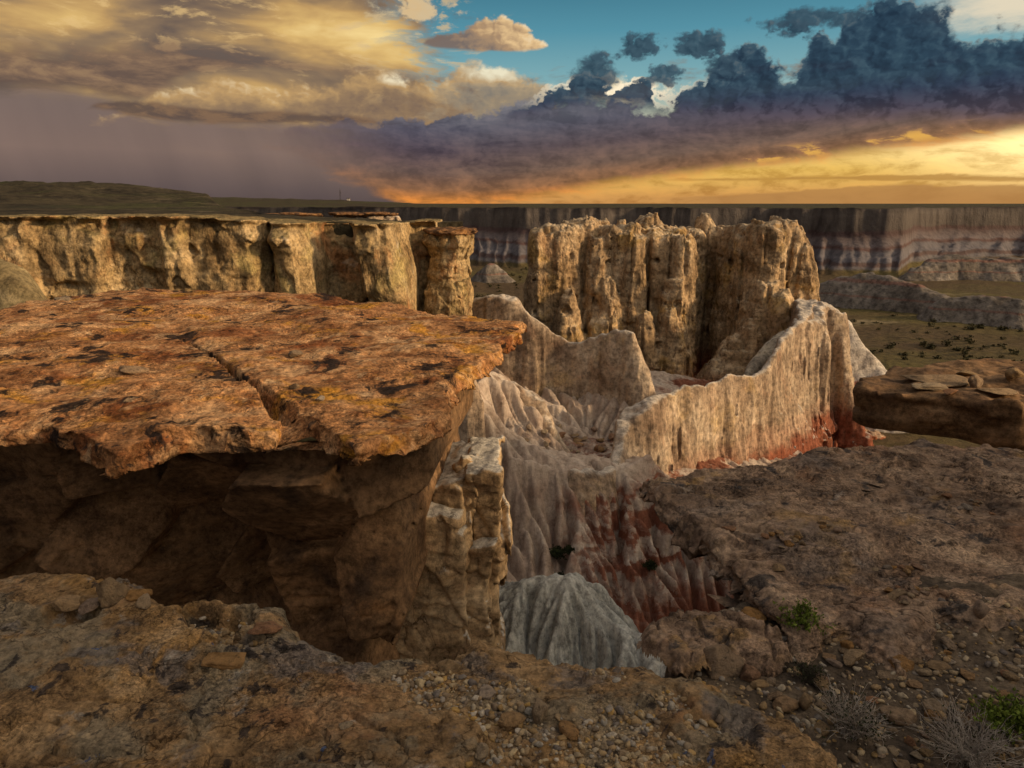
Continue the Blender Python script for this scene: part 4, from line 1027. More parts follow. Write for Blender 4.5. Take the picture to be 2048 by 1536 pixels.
if on('fins'):
    M['slope'] = slope_material()
    SLOPE_Z = build_slope()
    fin('rock_fin', 'curved buff fin with a wavy pale crest left of the long fin',
        [(905, 640, 46, .35, .10), (950, 600, 45, .4, .10), (985, 588, 44, .55, .10), (1030, 596, 43.5, .5, .10), (1052, 622, 43.3, .3, .09), (1075, 640, 43.2, .22, .09), (1110, 668, 43.2, .18, .09), (1140, 682, 43.4, .18, .09), (1165, 677, 43.2, .18, .09), (1200, 667, 42.8, .2, .08), (1245, 658, 42.2, .25, .08), (1268, 664, 41.8, .25, .09), (1285, 705, 41.4, .25, .12), (1300, 755, 41.1, .25, .2), (1312, 788, 41, .2, .3)],
        -15.0, 'fin', 0.10, 60, flute=0.34, fl_scale=0.8, flare=0.25)
    fin('rock_fin', 'long fluted fin with a white crest climbing rightward to the butte',
        [(1150, 938, 31.0, .2, .5), (1200, 941, 31.5, .2, .5), (1228, 926, 32.4, .25, .35), (1243, 880, 33.8, .35, .2), (1252, 838, 34.8, .6, .15), (1285, 806, 35.6, .6, .13), (1330, 788, 36.8, .25, .14), (1370, 772, 37.8, .14, .13), (1405, 770, 38.6, .12, .13), (1440, 757, 39.6, .14, .13), (1466, 748, 40.4, .14, .12), (1492, 749, 41.2, .2, .12), (1518, 744, 42.0, .2, .11), (1538, 722, 42.8, .18, .11), (1554, 692, 43.8, .2, .10), (1572, 665, 45.4, .2, .10), (1590, 648, 47.2, .2, .10), (1604, 640, 49.2, .3, .10), (1612, 618, 52.0, .6, .08), (1612, 600, 55.0, .8, .08)],
        -16.8, 'fin', 0.105, 70, flute=0.48, fl_scale=0.85, flare=0.8, rnd=0.2)
    fin('rock_buttress', 'rounded blue-grey shoulder of rock behind the white crest of the long fin',
        [(1572, 662, 47.4, .6, .08), (1538, 684, 46.6, .6, .10), (1512, 715, 45.6, .5, .10), (1494, 742, 44.8, .35, .10)], -14.5, 'finwhite', 0.10, 75, flute=0.18, fl_scale=0.9, flare=0.5, rnd=0.6, cat='rock buttress')
    fin('rock_fin', 'ribbed buttress with a dark red foot at the right end of the butte',
        [(1602, 641, 49.2, .5, .10), (1622, 640, 51.0, .8, .10), (1642, 604, 53.4, .7, .09), (1662, 610, 53.2, .6, .10), (1682, 628, 52.8, .6, .11), (1690, 680, 52.2, .5, .13), (1700, 760, 51.4, .4, .18), (1735, 866, 50.2, .3, .35)],
        -18.0, 'fin', 0.11, 80, flute=0.75, fl_scale=0.75, flare=0.45)
    fin('rock_column', 'smooth pinkish column with a rounded top under the caprock tip', [(918, 762, 30.8, .35, .05), (942, 757, 30.6, .5, .05), (962, 800, 30.4, .2, .09)], -13.5, 'fin', 0.09, 85, flute=0.2, fl_scale=0.8, flare=0.3, cat='rock column')
    fin('rock_column', 'pale leaning cone of rock beside the right side of the overhang', [(884, 826, 22, .12, .16), (872, 850, 21.5, .2, .2)], -10.5, 'fin', 0.07, 87, flute=0.22, fl_scale=0.6, flare=0.1, cat='rock column', pad=2.5)
    fin('ridge', 'low rounded ridge of pinkish mudstone at the back of the bowl', [(975, 742, 37.4, .3, .35), (1030, 764, 37.2, .35, .35), (1080, 800, 36.8, .35, .4), (1106, 850, 36, .2, .5)], -14.0, 'fin', 0.09, 90, flute=0.3, fl_scale=0.8, flare=0.4, cat='ridge')
if on('fins'):
    MB = M['badgrey'] = rock('grey_badland_clay', [(0.10, 0.088, 0.08), (0.165, 0.148, 0.135), (0.23, 0.21, 0.195)], 0.12, strata=[(-13.9, -13.3, (0.20, 0.08, 0.06), 0.55, 0.5), (-16.2, -15.9, (0.20, 0.09, 0.07), 0.5, 0.3)], streak=(0.9, 0.5), bumps=[(0.5, 0.6, 0.8), (2.5, 0.5, 0.2)])
    fin('badland_mound', 'long grey clay mound with a thin red band left of centre on the canyon floor', [(1632, 566, 133, .8, .7), (1690, 552, 131, 1.2, .8), (1745, 547, 129, 1.2, .8), (1790, 556, 126, 1.0, .8), (1840, 572, 122, 1, .8), (1900, 594, 117, .8, .8)], -18.6, 'badgrey', 0.34, 101, flute=1.3, fl_scale=2.4, flare=0.3, cat='mound', pad=10, rnd=0.8)
    fin('badland_mound', 'low grey ribbed clay bank at the right edge of the canyon floor', [(1890, 596, 112, .8, .8), (1950, 590, 111, 1.2, .8), (2048, 600, 107, 1.2, .8), (2180, 606, 104, 1.0, .8)], -18.6, 'badgrey', 0.34, 103, flute=1.2, fl_scale=2.2, flare=0.3, cat='mound', pad=9, rnd=0.8)
    fin('badland_mound', 'terraced grey clay rise in front of the far cliff at right', [(1830, 535, 172, 1.0, .9), (1870, 520, 175, 1.6, .8), (1900, 508, 177, 1.2, .7), (1960, 518, 176, 2.0, .8), (2060, 514, 174, 2.0, .8), (2200, 520, 170, 2.0, .8)], -18.8, 'badgrey', 0.5, 105, flute=2.0, fl_scale=3.4, flare=0.3, cat='mound', pad=15, rnd=0.8)
    fin('badland_mound', 'small isolated grey cone on the canyon floor beside the left pillar', [(962, 540, 168, .3, 1.0), (978, 526, 168, .8, .9), (992, 527, 168, .8, .9), (1004, 538, 168, .3, 1.0)], -18.6, 'badgrey', 0.4, 107, flute=1.0, fl_scale=2.4, flare=0.3, cat='mound', pad=8, rnd=0.6)
    fin('badland_mound', 'white and red banded foot slope beyond the right end of the long fin', [(1690, 640, 62, .4, .8), (1712, 668, 61, .4, .9), (1740, 700, 60, .3, 1.0), (1760, 735, 59, .2, 1.1)], -18.4, 'redwhite', 0.18, 109, flute=0.6, fl_scale=1.4, flare=0.3, cat='mound', pad=5, rnd=0.5)
print('fins', round(time.time() - T0, 1), TRIS[0])
# ---------------------------------------------------------------- the rusty overhanging slab on the left, the rock under it, the split tower
SLAB_Z = -2.6
SLAB = [at_z(px, py, SLAB_Z)[:2] for px, py in [(-260, 660), (0, 622), (130, 595), (300, 586), (420, 583), (600, 590), (700, 601), (760, 610), (830, 619), (900, 625), (980, 634), (1050, 642), (1020, 680), (985, 708), (940, 738), (905, 762), (897, 800), (870, 833), (800, 862), (740, 884), (714, 890), (690, 872), (660, 850), (632, 830), (600, 815), (575, 806), (560, 803),
        (545, 836), (500, 842), (430, 840), (350, 842), (300, 858), (235, 876), (180, 858), (150, 842), (100, 822), (40, 826), (-200, 836)]]
CRACK = [at_z(px, py, SLAB_Z)[:2] for px, py in [(566, 812), (520, 775), (485, 755), (440, 715), (395, 688), (350, 672)]]
CRACK_W = [(c[0], c[1], w) for c, w in zip(CRACK, (0.20, 0.05, 0.06, 0.035, 0.02, 0.005))]

SLAB_IN = SLAB
def slab_top(x, y):
    s = 0.10 * smoothstep(-5.5, -11, x) - 0.04 * smoothstep(10, 7, y)
    n = fbm(x / 2.6, y / 1.6, 0, 4, 31, 0.5)
    q = n * 4.0 + 0.25 * noise(x / 0.3, y / 0.3, 0, 32)
    ter = np.floor(q) + smoothstep(0.75, 1.0, q - np.floor(q))               # flaking sheets: flat treads, short risers
    big = 0.07 * noise(x / 3.2, y / 3.0, 0, 33)
    side = smoothstep(0.15, -0.15, (x + 3.17) * 0.62 + (y - 9.27) * 0.42)      # left of the crack stands a little lower
    near = smoothstep(13.5, 9.0, y) * smoothstep(-2.6, -4.2, x)
    d, cw = line_near(x, y, CRACK_W)
    return SLAB_Z + s + 0.028 * ter + 0.015 * n + big - 0.06 * side - 0.07 * smoothstep(9.6, 7.4, y) * near - 0.30 * smoothstep(cw, cw * 0.25, d) * (cw > 0.006) + 0.030 * np.abs(noise(x / 0.7, y / 0.5, 0, 38)) + 0.014 * fbm(x / 0.16, y / 0.13, 0, 4, 36, 0.62)

def build_slab():
    org = np.array((-4, 10, -8.6), np.float32)
    root = empty('rock_ledge', org); tag(root, 'great rusty-orange caprock slab overhanging a dark fractured wall on the left', 'rock ledge')
    ys = 6.3 * np.exp(np.arange(0, math.log(23.0 / 6.3), 0.0040)); us = np.arange(-1.65, 0.14, 0.0036)
    U, Y = np.meshgrid(us, ys, indexing='ij'); U = U.astype(np.float32); Y = Y.astype(np.float32)
    X = np.maximum(U * Y, -15.5 + 0.02 * U)
    def edge(x, y): return poly_sdf(x, y, SLAB) + 0.10 * fbm(x / 0.8, y / 0.8, 0.3, 3, 41, 0.55) + 0.05 * noise(x / 0.22, y / 0.22, 0.2, 43)
    def thick(x, y): return 0.24 + 0.10 * smoothstep(-2.9, -3.5, x) * smoothstep(14, 9, y) - 0.14 * smoothstep(-4.6, -5.8, x) + 0.06 * noise(x / 0.9, y / 0.9, 0, 44)
    V, mk = curl_edge(X, Y, slab_top, edge, thick, lambda x, y: np.clip(-0.8 * poly_sdf(x, y, SLAB_IN), 0.0, 1.4), 0.50, 47, 0.08, 0.07)
    obj('caprock', sheet('caprock', V, mk, M['slab'], org), root)
    # the wall beneath: tapering prow on the right, deep recess on the left
    hs = np.random.RandomState(3).rand(256).astype(np.float32)
    ha = (np.random.RandomState(4).rand(256, 2).astype(np.float32) - 0.5)
    def wall(x, y, z, det):
        dep = -2.9 - z
        if det:
            wx = x + 0.03 * noise(x / 0.5, y / 0.5, z / 0.5, 51); wz = z + 0.03 * noise(x / 0.5, y / 0.5, z / 0.5, 52)
        else: wx, wz = x, z
        xr = np.interp(wz, [-9, -7.2, -6.2, -5.5, -4.9, -4.5, -3.9, -3.5, -2.7], [-2.5, -2.25, -2.08, -1.92, -1.66, -1.42, -1.36, -1.10, -1.02])
        corner = -3.95 - 0.42 * np.clip(-3.4 - z, 0, 2.0) * 0.0 + 0.35 * np.clip(-3.2 - z, -1, 4) * 0.35 - 0.7 * smoothstep(-4.4, -3.0, z)
        yf = 8.75 + 0.16 * dep + 0.55 * smoothstep(-2.2, -0.9, x) - 0.10 * np.clip(x + 2.5, -2, 3)
        rec = smoothstep(0.10, -0.45, wx - corner)
        yf = yf + rec * (2.5 - 0.7 * np.clip((-x - 5.5) / 3, 0, 1.4))
        f = smax((yf - y) * 0.8, (x - xr) * 0.9 - 0.10 * (y - 9.5), 0.10)
        if det:
            u = wx * 0.82 + wz * 0.57; v_ = -wx * 0.57 + wz * 0.82
            f = f + (facets(u / 1.7, v_ / 1.15, 6, 0.26, 0.75, 0.12, 0.035) + facets(u / 0.8, v_ / 0.5, 16, 0.03, 0.05, 0.03, 0.03)) * (0.35 + 0.65 * smoothstep(-0.9, -1.7, x))
            f = f + 0.008 * fbm(x / 0.3, y / 0.3, z / 0.16, 3, 54)
            bed = np.floor((z + 0.05 * x) / 0.11)
            f = f - 0.05 * noise(x / 0.7, y / 0.7, bed * 0.7, 55) * smoothstep(-5.2, -5.9, z)
        f = np.maximum(f, z + 2.98)
        f = np.maximum(f, y - 13.5)
        return f.astype(np.float32)
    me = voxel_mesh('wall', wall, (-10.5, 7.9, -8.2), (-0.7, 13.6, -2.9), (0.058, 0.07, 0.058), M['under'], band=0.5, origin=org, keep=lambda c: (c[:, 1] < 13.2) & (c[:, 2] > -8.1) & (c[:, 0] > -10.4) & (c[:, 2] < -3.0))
    obj('wall', me, root)

def build_tower():
    """two leaning blocks of pale bedded sandstone with a boulder on top"""
    root = empty('rock_tower', (-1.0, 11.0, -9.2)); tag(root, 'split tower of pale bedded sandstone blocks with blue-white tops beside the overhang', 'rock tower')
    org = np.array((-1.0, 11.0, -9.2), np.float32)
    def block(x0, x1, y0, y1, ztop, slope, flare, seed, zb=-9.2, front=0.0):
        def fn(x, y, z, det):
            h = np.clip(ztop - z, 0, 9)
            if det:
                lay = np.floor((z + 0.10 * x + 0.03 * noise(x, y, z, seed)) / 0.085)
                o = 0.045 * noise(x / 0.8, y / 0.8, lay * 0.63, seed + 1) + 0.05 * fbm(x / 0.5, y / 0.5, z / 0.5, 4, seed + 2) + 0.10 * noise(x / 0.7, y / 0.7, z / 1.1, seed + 6)
                o = o - facets((x + 0.4 * y) / 0.6 + 0.06 * z, z / 0.9 + 0.3 * x, seed, 0.07, 0.16, 0.06)
            else: o = 0
            fx = np.maximum(x0 - flare[0] * h - x, x - x1 - flare[1] * h)
            fy = np.maximum(y0 - front * h - y, y - y1)
            f = smax(fx, fy, 0.035) - o
            top = ztop + slope[0] * (x - x1) + slope[1] * (y - y0)
            if det: top = top + 0.06 * fbm(x / 0.35, y / 0.35, 0, 4, seed + 5)
            return smax(f, z - top, 0.05).astype(np.float32)
        return fn, (x0 - 0.25 - flare[0] * 5, y0 - 0.3 - front * 5, zb), (x1 + 0.25 + flare[1] * 5, y1 + 0.2, ztop + 0.5)
    for a in (((-2.5, -1.85, 10.95, 12.2, -6.3, (0.2, 0.1), (0.05, 0.02), 88), dict(front=0.03)), ((-0.74, -0.22, 11.0, 12.6, -4.32, (0.05, 0.05), (0.0, 0.012), 61), {}), ((-1.32, -0.66, 11.05, 12.7, -4.42, (0.35, 0.12), (0.02, -0.01), 66), {}), ((-1.80, -0.84, 10.6, 11.6, -5.02, (-0.10, 0.18), (0.06, 0.035), 72), dict(front=0.05)), ((-2.08, -1.62, 10.75, 11.9, -5.75, (0.3, 0.1), (0.03, 0.0), 77), dict(front=0.06)), ((-1.02, -0.34, 10.8, 11.4, -5.55, (0.25, 0.0), (0.03, 0.03), 82), dict(front=0.05))):
        fn, lo, hi = block(*a[0], **a[1])
        obj('block', voxel_mesh('block', fn, lo, hi, 0.042, M['block'], band=0.22, origin=org), root)

if on('slab'):
    build_slab(); build_tower()
    # the pale mound below the near rim: a dome cut by small runnels
    ml = np.array([at(*p) for p in [(960, 1196, 14.2), (1000, 1180, 14.1), (1040, 1168, 14.0), (1085, 1160, 14.0), (1140, 1158, 13.9), (1172, 1174, 13.8), (1200, 1212, 13.6), (1235, 1250, 13.3), (1275, 1276, 13.0), (1310, 1318, 12.6)]], np.float32)
    mx = np.arange(-2.0, 4.2, 0.042); my = np.arange(10.6, 16.6, 0.042)
    MX, MY = np.meshgrid(mx, my, indexing='ij'); MX = MX.astype(np.float32); MY = MY.astype(np.float32)
    md, mz = line_near(MX + 0.12 * noise(MX, MY, 0, 4), MY + 0.12 * noise(MX, MY, 0, 5), ml)
    MZ = mz + 0.10 - 0.55 * (np.sqrt(md * md + 0.16) - 0.4) - 0.42 * np.clip(md - 0.5, 0, None) ** 1.35 + 0.10 * noise(MX / 0.9, MY / 0.9, 0, 6) * np.clip(md * 1.5, 0, 1) + 0.025 * fbm(MX / 0.3, MY / 0.3, 0, 3, 7)
    MZ = erode(MZ.astype(np.float64), 0.042, 0.042, 24, 0.0034, 0.05)
    keepm = MZ > -10.6
    me = sheet('clay_mound', np.stack([MX, MY, MZ], -1), keepm, M['clay'])
    tag(obj('clay_mound', me), 'smooth blue-grey clay mound with runnels just below the near rim', 'mound')
    fin('clay_mound', 'narrow pale clay column glimpsed between the overhang and the split tower', [(742, 1168, 13.6, .25, .10), (775, 1138, 13.6, .3, .10), (805, 1170, 13.6, .25, .12)], -10.5, 'clay', 0.05, 93, flute=0.14, fl_scale=0.5, flare=0.1, cat='mound', pad=1.6)
    fin('clay_mound', 'rounded grey-green mound at the left edge behind the rusty slab', [(-120, 520, 27, .8, .3), (-20, 522, 27, .6, .35), (20, 534, 26.6, .5, .4), (60, 570, 26.2, .3, .5), (85, 600, 26, .2, .5)], -6.5, 'olive', 0.09, 95, flute=0.2, fl_scale=0.9, flare=0.2, cat='mound', pad=2.6)
print('slab', round(time.time() - T0, 1), TRIS[0])
# ---------------------------------------------------------------- the near rim: foreground shelf, right-hand slab, rubble between them
FZ = -2.0
RIM_F = [at_z(px, py, FZ)[:2] for px, py in [(-300, 1140), (0, 1150), (60, 1150), (140, 1150), (215, 1166), (300, 1190), (345, 1222), (420, 1224), (500, 1226), (560, 1222), (600, 1245), (625, 1278), (690, 1290), (750, 1290), (800, 1280), (850, 1280), (905, 1280), (960, 1262), (1040, 1272), (1100, 1280), (1200, 1296), (1300, 1310), (1380, 1330), (1450, 1362), (1520, 1395), (1600, 1432), (1650, 1480), (1700, 1540), (1740, 1620)]]
FORE_POLY = [tuple(p) for p in RIM_F] + [(1.3, 0.4), (-3.6, 0.4), (-4.2, 3.5)]
GRAVEL_POLY = [at_z(px, py, FZ)[:2] for px, py in [(755, 1352), (800, 1338), (870, 1322), (960, 1335), (1050, 1345), (1085, 1365), (1060, 1420), (1130, 1425), (1200, 1405), (1260, 1400), (1330, 1440), (1400, 1490), (1450, 1560), (1450, 1640), (930, 1640), (940, 1520), (970, 1470), (935, 1440), (860, 1415), (800, 1385)]]
SMALL_GRAVEL = [(1345, 1395, 34, 26), (1410, 1440, 40, 22), (440, 1258, 60, 20), (470, 1290, 50, 16), (130, 1245, 70, 22), (1215, 1330, 40, 14), (395, 1240, 40, 14)]

def plates(x, y, sx, sy, seed, lift, groove):
    """broken crust: irregular plates standing at slightly different heights, open joints between some of them"""
    wx = x + 0.35 * sx * fbm(x / sx, y / sy, 0, 3, seed); wy = y + 0.35 * sy * fbm(x / sx, y / sy, 0, 3, seed + 4)
    c1, c2, cid, _, _ = cells(wx / sx, wy / sy, 0 * x, seed)
    g = smoothstep(-0.15, 0.25, noise(x / sx / 3, y / sy / 3, 0, seed + 7))
    return g * (lift * ((cid % 13) / 13.0 - 0.5) - groove * smoothstep(0.07, 0.0, c2 - c1))

def gravel_mask(x, y):
    d = poly_sdf(x, y, GRAVEL_POLY) + 0.05 * noise(x / 0.12, y / 0.12, 0, 3)
    k = smoothstep(0.03, -0.04, d)
    for px, py, rx, ry in SMALL_GRAVEL:
        c = at_z(px, py, FZ); e = at_z(px + rx, py, FZ)[0] - c[0]; g = c[1] - at_z(px, py + ry, FZ)[1]
        k = np.maximum(k, smoothstep(1.25, 0.75, np.sqrt(((x - c[0]) / e) ** 2 + ((y - c[1]) / g) ** 2) + 0.3 * noise(x / 0.06, y / 0.06, 0, 8)))
    return k

def fore_h(x, y):
    e = poly_sdf(x, y, FORE_POLY) + 0.05 * noise(x / 0.22, y / 0.22, 0, 1) + 0.02 * fbm(x / 0.06, y / 0.06, 0, 3, 2)
    n = fbm(x / 0.55, y / 0.45, 0, 6, 12, 0.52)
    wx = x + 0.08 * noise(x / 0.3, y / 0.3, 0, 14); wy = y + 0.08 * noise(x / 0.3, y / 0.3, 0, 15)
    q = fbm(wx / 0.75, wy / 0.5, 0, 4, 16) * 3.2
    ter = np.floor(q) + smoothstep(0.85, 1.0, q - np.floor(q))
    c1, c2, cid, _, _ = cells(x / 0.055, y / 0.055, 0 * x, 5)
    pit = smoothstep(0.34, 0.05, c1) * smoothstep(0.15, 0.5, noise(x / 0.18, y / 0.18, 0, 17))
    z = FZ + 0.018 * n + 0.012 * ter + 0.065 * noise(x / 1.1, y / 0.8, 0, 18) - 0.008 * pit + 0.005 * fbm(x / 0.035, y / 0.035, 0, 3, 19, 0.6)
    z = z + plates(x, y, 0.42, 0.22, 61, 0.036, 0.03) + plates(x, y, 0.13, 0.08, 65, 0.010, 0.012)
    z = z + 0.06 * smoothstep(-0.7, -1.4, x) * smoothstep(2.2, 3.2, y)
    g = gravel_mask(x, y)
    z = z * (1 - g) + g * (FZ - 0.040 + 0.02 * noise(x / 0.4, y / 0.4, 0, 20) + 0.010 * fbm(x / 0.03, y / 0.03, 0, 2, 21))
    edge = smoothstep(-0.16, 0.0, e)
    z = z - 0.05 * edge ** 2                                                   # rounded brink
    return z - 2.6 * smoothstep(-0.015, 0.16, e) ** 0.8

RZ = -2.2
RS = [at_z(px, py, RZ)[:2] for px, py in [(1296, 962), (1340, 945), (1400, 934), (1500, 926), (1600, 916), (1690, 906), (1725, 893), (1770, 880), (1840, 874), (1900, 885), (2048, 899), (2500, 915)]] + [(8.5, 4.0), (5.5, 3.3)] + \
     [at_z(px, py, RZ)[:2] for px, py in [(2250, 1235), (2048, 1238), (1960, 1225), (1890, 1215), (1850, 1262), (1800, 1290), (1740, 1262), (1690, 1225), (1650, 1250), (1620, 1252), (1590, 1232), (1545, 1196), (1505, 1160), (1468, 1126), (1440, 1095), (1385, 1050), (1335, 1010), (1300, 985)]]

def rslab_e(x, y): return poly_sdf(x, y, RS) + 0.06 * noise(x / 0.35, y / 0.35, 0, 1) + 0.03 * fbm(x / 0.1, y / 0.1, 0, 3, 2)
def rslab_h(x, y):
    e = rslab_e(x, y)
    wx = x + 0.12 * noise(x / 0.5, y / 0.5, 0, 24); wy = y + 0.12 * noise(x / 0.5, y / 0.5, 0, 25)
    q = fbm(wx / 1.3, wy / 0.9, 0, 5, 26) * 4.0
    ter = np.floor(q) + smoothstep(0.85, 1.0, q - np.floor(q))
    n = fbm(x / 0.7, y / 0.6, 0, 6, 27, 0.54)
    c1, c2, cid, _, _ = cells(x / 0.09, y / 0.09, 0 * x, 5)
    pit = smoothstep(0.34, 0.05, c1) * smoothstep(0.2, 0.55, noise(x / 0.3, y / 0.3, 0, 28))
    z = RZ + 0.026 * ter + 0.030 * n + 0.022 * np.abs(noise(x / 0.22, y / 0.16, 0, 31)) + 0.05 * noise(x / 1.6, y / 1.3, 0, 29) - 0.012 * pit + 0.007 * fbm(x / 0.06, y / 0.05, 0, 3, 30, 0.6)
    z = z + plates(x, y, 0.62, 0.34, 71, 0.075, 0.045) + plates(x, y, 0.19, 0.12, 75, 0.020, 0.020)
    return z - 0.05 * smoothstep(-0.12, 0, e) ** 2

RUB_POLY = [(0.62, 2.9), (0.95, 3.5), (1.25, 3.75), (1.6, 3.95), (6.5, 4.2), (6.5, 0.6), (0.9, 0.6), (0.9, 2.3)]
def rubble_h(x, y):
    e = poly_sdf(x, y, RUB_POLY) + 0.04 * noise(x / 0.2, y / 0.2, 0, 1)
    z = -2.36 + 0.10 * smoothstep(1.6, 3.0, x) + 0.05 * fbm(x / 0.5, y / 0.5, 0, 5, 34) + 0.012 * fbm(x / 0.06, y / 0.06, 0, 3, 36)
    return z - 2.0 * smoothstep(-0.02, 0.15, e)

if on('fore'):
    FORE = Field(-3.9, 1.75, 1.0, 3.95, 0.0105, fore_h)
    FORE.build('rock_shelf', M['fore'], keep=lambda c: c[:, 2] > -4.55, kind='structure')
    RSL = Field(0.6, 7.0, 2.9, 7.0, 0.016, rslab_h)
    V, mk = curl_edge(RSL.X.astype(np.float32), RSL.Y.astype(np.float32), rslab_h, rslab_e, lambda x, y: 0.10 + 0.05 * noise(x / 0.6, y / 0.6, 0, 3), 0.8, 0.22, 49, 0.04, 0.05)
    tag(obj('rock_slab', sheet('rock_slab', V, mk, M['rslab'])), 'broad brown weathered slab sloping across the right foreground', 'rock slab')
    RUB = Field(0.5, 6.0, 1.2, 4.3, 0.02, rubble_h)
    RUB.build('rubble_ground', M['soil'], keep=lambda c: c[:, 2] > -4.2, kind='structure')
    # thick ledge beyond the right-hand slab, with loose plates on it
    def ledge(x, y, z, det):
        e = poly_sdf(x, y, LEDGE)
        zt = -3.36 + 0.0 * x; zb = -4.22 - 0.35 * smoothstep(8.2, 10.5, x)
        if det:
            e = e + 0.12 * fbm(x / 0.8, y / 0.8, np.floor(z / 0.13) * 0.4, 4, 3) + 0.05 * fbm(x / 0.3, y / 0.3, z / 0.3, 3, 9)
            q = fbm(x / 1.1, y / 0.8, 0, 4, 5) * 3
            zt = zt + 0.05 * (np.floor(q) + smoothstep(0.6, 1.0, q - np.floor(q))) + 0.05 * noise(x, y, 0, 7)
            zb = zb + 0.14 * noise(x / 1.2, y / 1.2, 0, 8)
            e = e + 0.25 * smoothstep(-3.9, -4.4, z)
        f = smax(e, z - zt, 0.03)
        return smax(f, zb - z, 0.06).astype(np.float32)
    LEDGE = [at(1712, 768, 13.0)[:2], at(1790, 760, 12.6)[:2], at(1900, 770, 12.2)[:2], at(2048, 790, 11.6)[:2], (14.5, 11.0), (15.0, 17.0), at(2048, 745, 15.5)[:2], at(1900, 735, 15.4)[:2], at(1800, 735, 14.8)[:2], at(1730, 752, 13.8)[:2]]
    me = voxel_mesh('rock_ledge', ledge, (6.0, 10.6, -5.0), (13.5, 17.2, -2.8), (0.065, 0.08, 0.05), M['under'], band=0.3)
    tag(obj('rock_ledge', me), 'thick brown ledge with an undercut face beyond the right-hand slab', 'rock ledge')
if on('fore'):
    # unseen bluff added right of the viewer to keep sun off the near rim
    def bluff(x, y):
        t = 3.2 - 2.3 * smoothstep(2.6, 5.0, y) - 0.75 * smoothstep(6.6, 9.0, y)
        n = 0.45 * fbm(x / 2.0, y / 2.0, 0, 4, 61)
        e = np.maximum(np.maximum(8.2 + 0.5 * noise(y / 2, 0.3, 0, 5) - x, x - 17), np.maximum(-9 - y, y - 7.6))
        return -2.6 + (t + 2.6 + n) * smoothstep(0.5, -0.9, e) + 0.05 * fbm(x / 0.3, y / 0.3, 0, 3, 63)
    # unseen stretch of canyon rim added on the right to shade the gully
    RP = [(12.6, 7.0), (12.4, 12.0), (13.2, 17.0), (17.0, 20.0), (20.5, 24.5), (24.0, 27.5), (30, 28), (44, 24), (46, 6), (30, 4)]
    def rim(x, y):
        e = poly_sdf(x, y, RP) + 0.8 * noise(x / 3, y / 3, 0, 71) + 0.3 * noise(x / 0.9, y / 0.9, 0, 72)
        return -18.5 + (15.9 + 0.3 * fbm(x / 3, y / 3, 0, 3, 73)) * smoothstep(1.8, -0.4, e)
    RM = Field(10.5, 47, 2.5, 31, 0.28, rim)
    RM.build('added_rim_cliff', M['cliff'], kind='structure')
    BL = Field(7.4, 17.6, -9.6, 8.4, 0.11, bluff)
    BL.build('shade_bluff', M['rslab'], label='unseen brown bluff added right of the viewer to shade the near rim', cat='rock bluff')
    # the broken ledge between the shelf and the right-hand slab
    BP = [at_z(px, py, -2.26)[:2] for px, py in [(1292, 1262), (1310, 1232), (1350, 1222), (1362, 1205), (1395, 1198), (1425, 1206), (1470, 1210), (1500, 1228), (1550, 1248), (1572, 1282), (1540, 1306), (1500, 1300), (1470, 1308), (1430, 1296), (1400, 1312), (1360, 1322), (1330, 1300), (1300, 1290)]]
    def be(x, y): return poly_sdf(x, y, BP) + 0.02 * noise(x / 0.1, y / 0.1, 0, 3) + 0.01 * noise(x / 0.04, y / 0.04, 0, 5)
    def bh(x, y):
        q = fbm(x / 0.30, y / 0.22, 0, 4, 73) * 3.0
        c1, c2, cid, _, _ = cells(x / 0.24, y / 0.20, 0 * x, 7)
        return -2.29 + 0.020 * (np.floor(q) + smoothstep(0.6, 1, q - np.floor(q))) - 0.04 * smoothstep(0.08, 0.0, c2 - c1) + 0.05 * ((cid % 7) / 7.0) + 0.006 * fbm(x / 0.03, y / 0.03, 0, 3, 74)
    xs = np.arange(0.45, 1.75, 0.009); ys = np.arange(2.6, 3.75, 0.009); X, Y = np.meshgrid(xs, ys, indexing='ij'); X = X.astype(np.float32); Y = Y.astype(np.float32)
    V, mk = curl_edge(X, Y, bh, be, 0.09, 0.04, 0.08, 55, 0.03, 0.02)
    tag(obj('rock_ledge', sheet('rock_ledge', V, mk, M['rslab'])), 'broken tan ledge in the gap between near shelf and right-hand slab', 'rock ledge')
print('fore', round(time.time() - T0, 1), TRIS[0])
# ---------------------------------------------------------------- loose stones, gravel, plants, mast
RNG = np.random.RandomState(11)
def ico(sub):
    t = (1 + 5 ** 0.5) / 2
    v = [(-1, t, 0), (1, t, 0), (-1, -t, 0), (1, -t, 0), (0, -1, t), (0, 1, t), (0, -1, -t), (0, 1, -t), (t, 0, -1), (t, 0, 1), (-t, 0, -1), (-t, 0, 1)]
    f = [(0, 11, 5), (0, 5, 1), (0, 1, 7), (0, 7, 10), (0, 10, 11), (1, 5, 9), (5, 11, 4), (11, 10, 2), (10, 7, 6), (7, 1, 8), (3, 9, 4), (3, 4, 2), (3, 2, 6), (3, 6, 8), (3, 8, 9), (4, 9, 5), (2, 4, 11), (6, 2, 10), (8, 6, 7), (9, 8, 1)]
    v = [np.array(p, float) / np.linalg.norm(p) for p in v]
    for _ in range(sub):
        mid = {}; nf = []
        def m(a, b):
            k = (min(a, b), max(a, b))
            if k not in mid:
                p = v[a] + v[b]; v.append(p / np.linalg.norm(p)); mid[k] = len(v) - 1
            return mid[k]
        for a, b, c in f:
            ab, bc, ca = m(a, b), m(b, c), m(c, a); nf += [(a, ab, ca), (b, bc, ab), (c, ca, bc), (ab, bc, ca)]
        f = nf
    return np.array(v), np.array(f)

